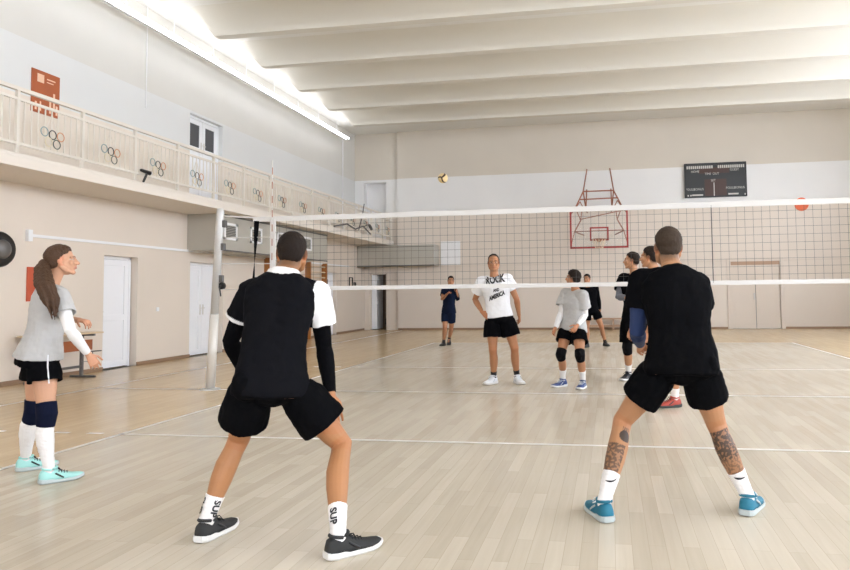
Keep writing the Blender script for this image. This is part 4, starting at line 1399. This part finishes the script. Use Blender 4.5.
A.sleeve('R', .45, 1.93, M['blackcloth']); A.sleeve('L', .45, 1.93, M['blackcloth'])
A.hair(M['hair_dark'], th=.006, amp=.002)
for sd, angs in (('L', (-52, 62)), ('R', (38,))):
    k_ = A.sock(sd, M['sock'], 1.70)
    A.sock_text(k_, sd, 'SUP', M['print'], 1.84, .052, angs)
A.shoe('L', M['shoe_dark'], M['sole_white'], M['lace_dark'], M['black']); A.shoe('R', M['shoe_dark'], M['sole_white'], M['lace_dark'], M['black'])

# man at the front right, back turned
B = P_(dict(Hd=(.366,4.453,1.574),N=(.379,4.369,1.42),P=(.399,4.198,.885),Ls=(.191,4.341,1.357),Rs=(.539,4.461,1.33),Le=(.162,4.381,1.047),Re=(.576,4.649,1.086),Lw=(.187,4.639,.958),Rw=(.421,4.831,.951),Lh=(.32,4.235,.872),Rh=(.489,4.19,.89),Lk=(.062,4.354,.51),Rk=(.606,4.342,.507),La=(-.055,4.09,.108),Ra=(.765,4.31,.104)),
    1.86, 'person in black t-shirt and teal shoes, back turned, tattooed calves, legs wide apart', (-.12,1,.02), dict(L=112, R=66), skin='#b5845f', vox=.0048, bow=.05, width=1.05,
    hands=dict(L=dict(curl=62, d=(.1,.8,-.35), n=(.7,-.1,-.6)), R=dict(curl=50)))
B.body(fade='#54463b', tattoo=[('L', .05, .9, feather), ('R', .05, .9, ornament_ink)])
B.shirt(M['kit_black'], hem=-.12, sleeve=.50, seed=21, hem_ease=.034, ease=.022, sl_r=.024, bottom='flat')
B.shorts(M['kit_black2'], hem=.60, flare=.020, seed=22, ease=.014)
B.sleeve('L', .35, 1.95, M['blue_sleeve'], ease=.006)
B.hair(M['hair_fade'], th=.007, amp=.003)
for sd in 'LR':
    k_ = B.sock(sd, M['sock'], 1.66)
    sw = MB(); t_, p_, r_ = B.leg(sd)
    q, rr = B.cut(t_, p_, r_, 1.74, 1.80, .0065)
    b0 = -B.feet[sd][0]; sv = V((0, 0, 1)).cross(b0)
    pts = []
    for i in range(7):
        th = math.radians(-46 + 13 * i) + (.5 if sd == 'R' else -.1)
        pts.append(q[0] + V((0, 0, .006 - .010 * math.sin(i / 6 * PI * .9) + .012 * (i / 6))) + (b0 * math.cos(th) + sv * math.sin(th)) * (rr[0] + .001))
    sw.tube(pts, [.001, .0045, .006, .0055, .004, .003, .001], n=6)
    sw.obj('tick_mark', M['print'], k_, smooth=True)
    B.shoe(sd, M['shoe_teal'], M['sole_grey'], M['lace'], M['sole_grey'])

# woman at the left edge
W_ = P_(dict(Hd=(-3.965,4.498,1.575),N=(-4.013,4.467,1.396),P=(-4.082,4.448,.885),Ls=(-4.119,4.61,1.347),Rs=(-3.869,4.38,1.318),Le=(-4.186,4.782,1.133),Re=(-3.731,4.32,1.079),Lw=(-3.961,4.674,1.135),Rw=(-3.712,4.482,.89),Lh=(-4.154,4.51,.888),Rh=(-4.007,4.389,.882),Lk=(-4.209,4.54,.479),Rk=(-3.93,4.347,.489),La=(-4.40,4.68,.101),Ra=(-3.935,4.39,.096)),
    1.70, 'person with long brown ponytail, grey t-shirt, navy knee pads and mint shoes', (.78,.60,.08), dict(L=52, R=52), skin='#cb9a7b', female=True, vox=.0048, bow=.01, width=1.02,
    hands=dict(R=dict(d=(.35,.25,-.75), n=(-.5,.6,-.3), curl=24, fan=.16), L=dict(d=(.8,-.1,-.12), n=(0,.1,-1), curl=30)))
W_.body()
W_.shirt(M['grey_tee'], hem=-.02, sleeve=.55, ease=.020, hem_ease=.046, sl_r=.018, seed=31)
W_.shorts(M['kit_black2'], hem=.44, flare=.014, waist=.1, seed=32, ease=.014)
pp = MB(); t_, p_, r_ = W_.leg('R')
side = V((.84,-.54,0))
pp.tube([W_.J['Rh'] + V((0,0,.02)) + side * .122, W_.J['Rh'] - V((0,0,.06)) + side * .122, lerp(W_.J['Rh'], W_.J['Rk'], .44) + side * .112], [(.005, .003)] * 3, ref=side, n=8)
pp.obj('side_piping', M['pip_white'], W_.root, smooth=True)
W_.sleeve('R', .40, 1.90, M['white_sleeve'], ease=.006)
for sd in 'LR':
    W_.kneepad(sd, M['navy_pad'], .80, 1.22, .013)
    W_.sock(sd, M['sock'], 1.16, .004)
    W_.shoe(sd, M['shoe_mint'], M['sole_grey'], M['lace_dark'], M['sole_dark'], L=.29)
hw = W_.hair(M['hair_brown'], th=.013, amp=.004, back=-.075, line=[(-.2,-.08),(-.06,-.075),(-.03,-.06),(-.012,-.02),(.0,.03),(.03,.045),(.055,.06),(.065,.078),(.2,.078)])
pt = MB()
tie = W_.hp(0, -.118, .012)
rng = random.Random(3)
for k in range(26):
    a = 2 * PI * k / 26 * 3; r0 = .016 * math.sqrt((k + .5) / 26); r1 = .068 * math.sqrt((k + .5) / 26)
    off = lambda r: V((math.cos(a) * r * .9 + math.sin(a) * r * .25, math.sin(a) * r * .55, 0))
    e = rng.uniform(-.05, .05)
    pt.tube([W_.hp(0, -.10, .015) + off(r0), tie + off(r0), tie + V((.04, -.055, -.06)) + off(r1 * .75), V((-3.905, 4.28, 1.40)) + off(r1), V((-3.835, 4.26, 1.29)) + off(r1 * .9), V((-3.80, 4.255, 1.20 + e)) + off(r1 * .45)],
            [.008, .010, .014, .015, .012, .003], n=7)
mt = remesh(pt, .0052, 1); wrinkle(mt, .004, 60, 6, (1, 1, .12))
pony = finish(mt, 'ponytail', M['hair_brown'], W_.root)
tn = W_.hf
MB().torus(tie + tn * .004, tn, .017, .007, 18, 8).obj('hair_tie', M['tie'], pony, smooth=True)

# man in the lettered shirt beyond the net
D = P_(dict(Hd=(-1.635,9.838,1.739),N=(-1.627,9.845,1.532),P=(-1.571,9.877,.974),Ls=(-1.447,9.933,1.498),Rs=(-1.819,9.867,1.465),Le=(-1.32,9.92,1.209),Re=(-1.945,9.996,1.208),Lw=(-1.309,10.068,.976),Rw=(-1.80,9.79,1.03),Lh=(-1.47,9.875,.966),Rh=(-1.665,9.85,.954),Lk=(-1.357,9.882,.517),Rk=(-1.656,9.812,.5),La=(-1.349,10.04,.112),Ra=(-1.675,9.96,.1)),
    1.88, 'person in white lettered t-shirt facing the camera beyond the net, hand on hip', (.14,-1,-.06), dict(L=-62, R=-112), skin='#b07b57', vox=.0065, bow=.0, width=1.0,
    hands=dict(R=dict(d=(.72,-.32,-.55), n=(.25,.9,-.2), curl=16), L=dict(curl=30)))
D.body(fade='#3a2c22', line=BALD)
sd_ = D.shirt(M['white_tee'], hem=-.0, sleeve=.58, ease=.022, hem_ease=.030, sl_r=.034, seed=41)
def chest_text(p, shirt, lines, m):
    dg = bpy.context.evaluated_depsgraph_get()
    from mathutils.bvhtree import BVHTree
    bv = BVHTree.FromObject(shirt, dg)
    o = world_loc(shirt)
    rgt = -p.shov
    for txt, t, size, tilt in lines:
        c = p.spine(t)
        vs, fs = text_geo(txt, size, size * .05); out = []
        for v in vs:
            q = c + rgt * v.x * .64 + p.upv * (v.y + v.x * tilt)
            loc, n, i, d = bv.ray_cast(q + p.front * .5 - o, -p.front)
            out.append((loc + o + p.front * .004) if loc is not None else q + p.front * .15)
        MB().add(out, fs).obj('lettering', m, shirt)
chest_text(D, sd_, [('ROCK', .93, .150, .05), ('AND', .67, .06, .05), ('AMERICA', .53, .085, .2)], M['print'])
D.shorts(M['kit_black2'], hem=.62, flare=.030, waist=.14, seed=42)
D.hair(M['hair_dark'], th=.006, amp=.002, line=BALD)
for sd in 'LR':
    D.sock(sd, M['sock_black'], 1.80); D.shoe(sd, M['shoe_white'], M['sole_white'], M['lace'], M['sole_grey'])

# grey shirted player beyond the net, looking away to the left
E_ = P_(dict(Hd=(-.491,9.569,1.492),N=(-.466,9.621,1.32),P=(-.515,9.642,.805),Ls=(-.359,9.489,1.253),Rs=(-.608,9.728,1.284),Le=(-.338,9.585,.985),Re=(-.669,9.664,1.008),Lw=(-.441,9.398,.848),Rw=(-.746,9.537,.803),Lh=(-.425,9.606,.796),Rh=(-.588,9.697,.812),Lk=(-.408,9.393,.452),Rk=(-.671,9.51,.453),La=(-.384,9.58,.105),Ra=(-.663,9.72,.11)),
    1.70, 'person in grey t-shirt with white arm sleeves and black knee pads beyond the net', (-.95,.32,.12), dict(L=-105, R=-135), skin='#b07d5b', vox=.0065, bow=.02, width=1.04,
    hands=dict(L=dict(curl=30), R=dict(curl=35)))
E_.body(fade='#3a2c22')
E_.shirt(M['grey_tee'], hem=-.06, sleeve=.62, ease=.026, hem_ease=.036, sl_r=.03, seed=51)
E_.shorts(M['kit_black2'], hem=.52, flare=.018, waist=.14, seed=52)
E_.hair(M['hair_dark'], th=.014, amp=.006, back=-.075, widow=.06)
for sd in 'LR':
    E_.sleeve(sd, .5, 1.92, M['white_sleeve'], ease=.006)
    E_.kneepad(sd, M['black_pad'], .80, 1.18, .014); E_.sock(sd, M['sock'], 1.60); E_.shoe(sd, M['shoe_blue'], M['sole_white'], M['lace'], M['sole_grey'], L=.285)

# player in black long sleeves far back
Fp = P_(dict(Hd=(-.53,16.817,1.613),N=(-.499,16.823,1.416),P=(-.454,16.868,.885),Ls=(-.319,16.893,1.388),Rs=(-.677,16.876,1.366),Le=(-.254,16.86,1.099),Re=(-.738,17.002,1.102),Lw=(-.238,16.979,.863),Rw=(-.716,16.93,.847),Lh=(-.358,16.854,.876),Rh=(-.544,16.849,.856),Lk=(-.212,16.896,.466),Rk=(-.555,16.888,.417),La=(-.137,17.08,.106),Ra=(-.553,16.64,.1)),
    1.8, 'person in black long-sleeved top standing farthest back, before the low bench', (-.32,-.95,0), dict(L=-70, R=-115), skin='#b07d5b', vox=.009, bow=.0)
Fp.body(fade='#3a2c22'); Fp.shirt(M['kit_black'], hem=-.08, long_=1.9, seed=61); Fp.shorts(M['kit_black2'], hem=.52, seed=62, flare=.012, ease=.010)
Fp.hair(M['hair_dark'], th=.009)
for sd in 'LR': Fp.sock(sd, M['sock_black'], 1.86); Fp.shoe(sd, M['shoe_black'], M['sole_dark'], M['lace_dark'])

# tall player with the grey arm sleeve
G = P_(dict(Hd=(.328,10.442,1.755),N=(.364,10.446,1.546),P=(.368,10.477,.97),Ls=(.563,10.438,1.487),Rs=(.202,10.567,1.494),Le=(.608,10.485,1.173),Re=(.126,10.425,1.219),Lw=(.432,10.267,1.133),Rw=(.273,10.183,1.207),Lh=(.469,10.498,.965),Rh=(.286,10.418,.953),Lk=(.553,10.495,.508),Rk=(.236,10.368,.485),La=(.705,10.6,.106),Ra=(.251,10.56,.1)),
    1.9, 'tall person in black t-shirt with grey arm sleeve, looking sideways beyond the net', (-1,.05,.05), dict(L=-70, R=-118), skin='#b98763', vox=.0065, bow=.0,
    hands=dict(R=dict(curl=30), L=dict(curl=30)))
G.body(fade='#3a2c22'); G.shirt(M['kit_black'], hem=-.16, sleeve=.62, ease=.02, hem_ease=.034, sl_r=.03, seed=71); G.shorts(M['kit_black2'], hem=.86, flare=.034, seed=72)
G.hair(M['hair_dark'], th=.010)
G.sleeve('R', .5, 1.75, M['grey_sleeve'], ease=.006)
for sd in 'LR': G.kneepad(sd, M['black_pad'], .84, 1.22, .013); G.sock(sd, M['sock'], 1.66); G.shoe(sd, M['shoe_black'], M['sole_white'], M['lace_dark'])

# player hidden behind the front right man
Hp = P_(dict(Hd=(.456,8.056,1.685),N=(.52,8.058,1.491),P=(.699,8.118,.964),Ls=(.439,8.224,1.413),Rs=(.559,7.877,1.411),Le=(.321,8.258,1.13),Re=(.502,7.9,1.107),Lw=(.249,8.315,.875),Rw=(.413,7.942,.853),Lh=(.621,8.176,.945),Rh=(.742,8.028,.97),Lk=(.487,8.242,.524),Rk=(.683,8.031,.527),La=(.46,8.32,.104),Ra=(.70,8.10,.11)),
    1.84, 'person in black with red shoes, mostly hidden behind the teal-shoed player', (-.93,.38,.04), dict(L=170, R=200), skin='#b98763', vox=.0065, bow=.02)
Hp.body(fade='#3a2c22'); Hp.shirt(M['kit_black'], hem=-.12, sleeve=.6, seed=81); Hp.shorts(M['kit_black2'], hem=.6, seed=82)
Hp.hair(M['hair_dark'], th=.009)
for sd in 'LR': Hp.sock(sd, M['sock'], 1.75); Hp.shoe(sd, M['shoe_red'], M['sole_dark'], M['lace_dark'], M['black'])

# player in navy walking by the far sideline
I_ = P_(dict(Hd=(-3.94,17.087,1.628),N=(-3.97,17.084,1.43),P=(-4.007,17.065,.887),Ls=(-3.816,16.987,1.374),Rs=(-4.138,17.165,1.39),Le=(-3.778,17.173,1.138),Re=(-4.141,16.959,1.168),Lw=(-3.758,16.972,1.315),Rw=(-3.972,16.794,1.295),Lh=(-3.917,17.032,.87),Rh=(-4.084,17.123,.878),Lk=(-3.959,17.193,.461),Rk=(-4.076,16.986,.46),La=(-4.07,17.414,.15),Ra=(-4.15,17.15,.105)),
    1.82, 'person in navy shirt and shorts walking near the far left sideline, arms bent', (.3,-.95,-.05), dict(L=(-88, 22), R=-95), skin='#b27e5c', vox=.009, bow=.0,
    hands=dict(R=dict(curl=40), L=dict(curl=40)))
I_.body(fade='#3a2c22'); I_.shirt(M['navy'], hem=-.10, sleeve=.6, seed=91); I_.shorts(M['navy'], hem=.70, seed=92, flare=.012, ease=.010)
I_.hair(M['hair_dark'], th=.007)
I_.sleeve('L', .7, 1.5, M['navy_pad'], ease=.008, name='elbow_pad')
for sd in 'LR': I_.sock(sd, M['sock_black'], 1.86); I_.shoe(sd, M['shoe_black'], M['sole_dark'], M['lace_dark'])


# ------------------------------------------------------------------ light and exposure
w = bpy.data.worlds.new('world'); SC.world = w; w.use_nodes = True
w.node_tree.nodes['Background'].inputs[0].default_value = (.9, .95, 1, 1)
w.node_tree.nodes['Background'].inputs[1].default_value = .4
SC.view_settings.view_transform = 'Standard'
SC.view_settings.look = 'None'
SC.view_settings.gamma = 1
SC.view_settings.use_curve_mapping = False
SC.view_settings.exposure = 0.36
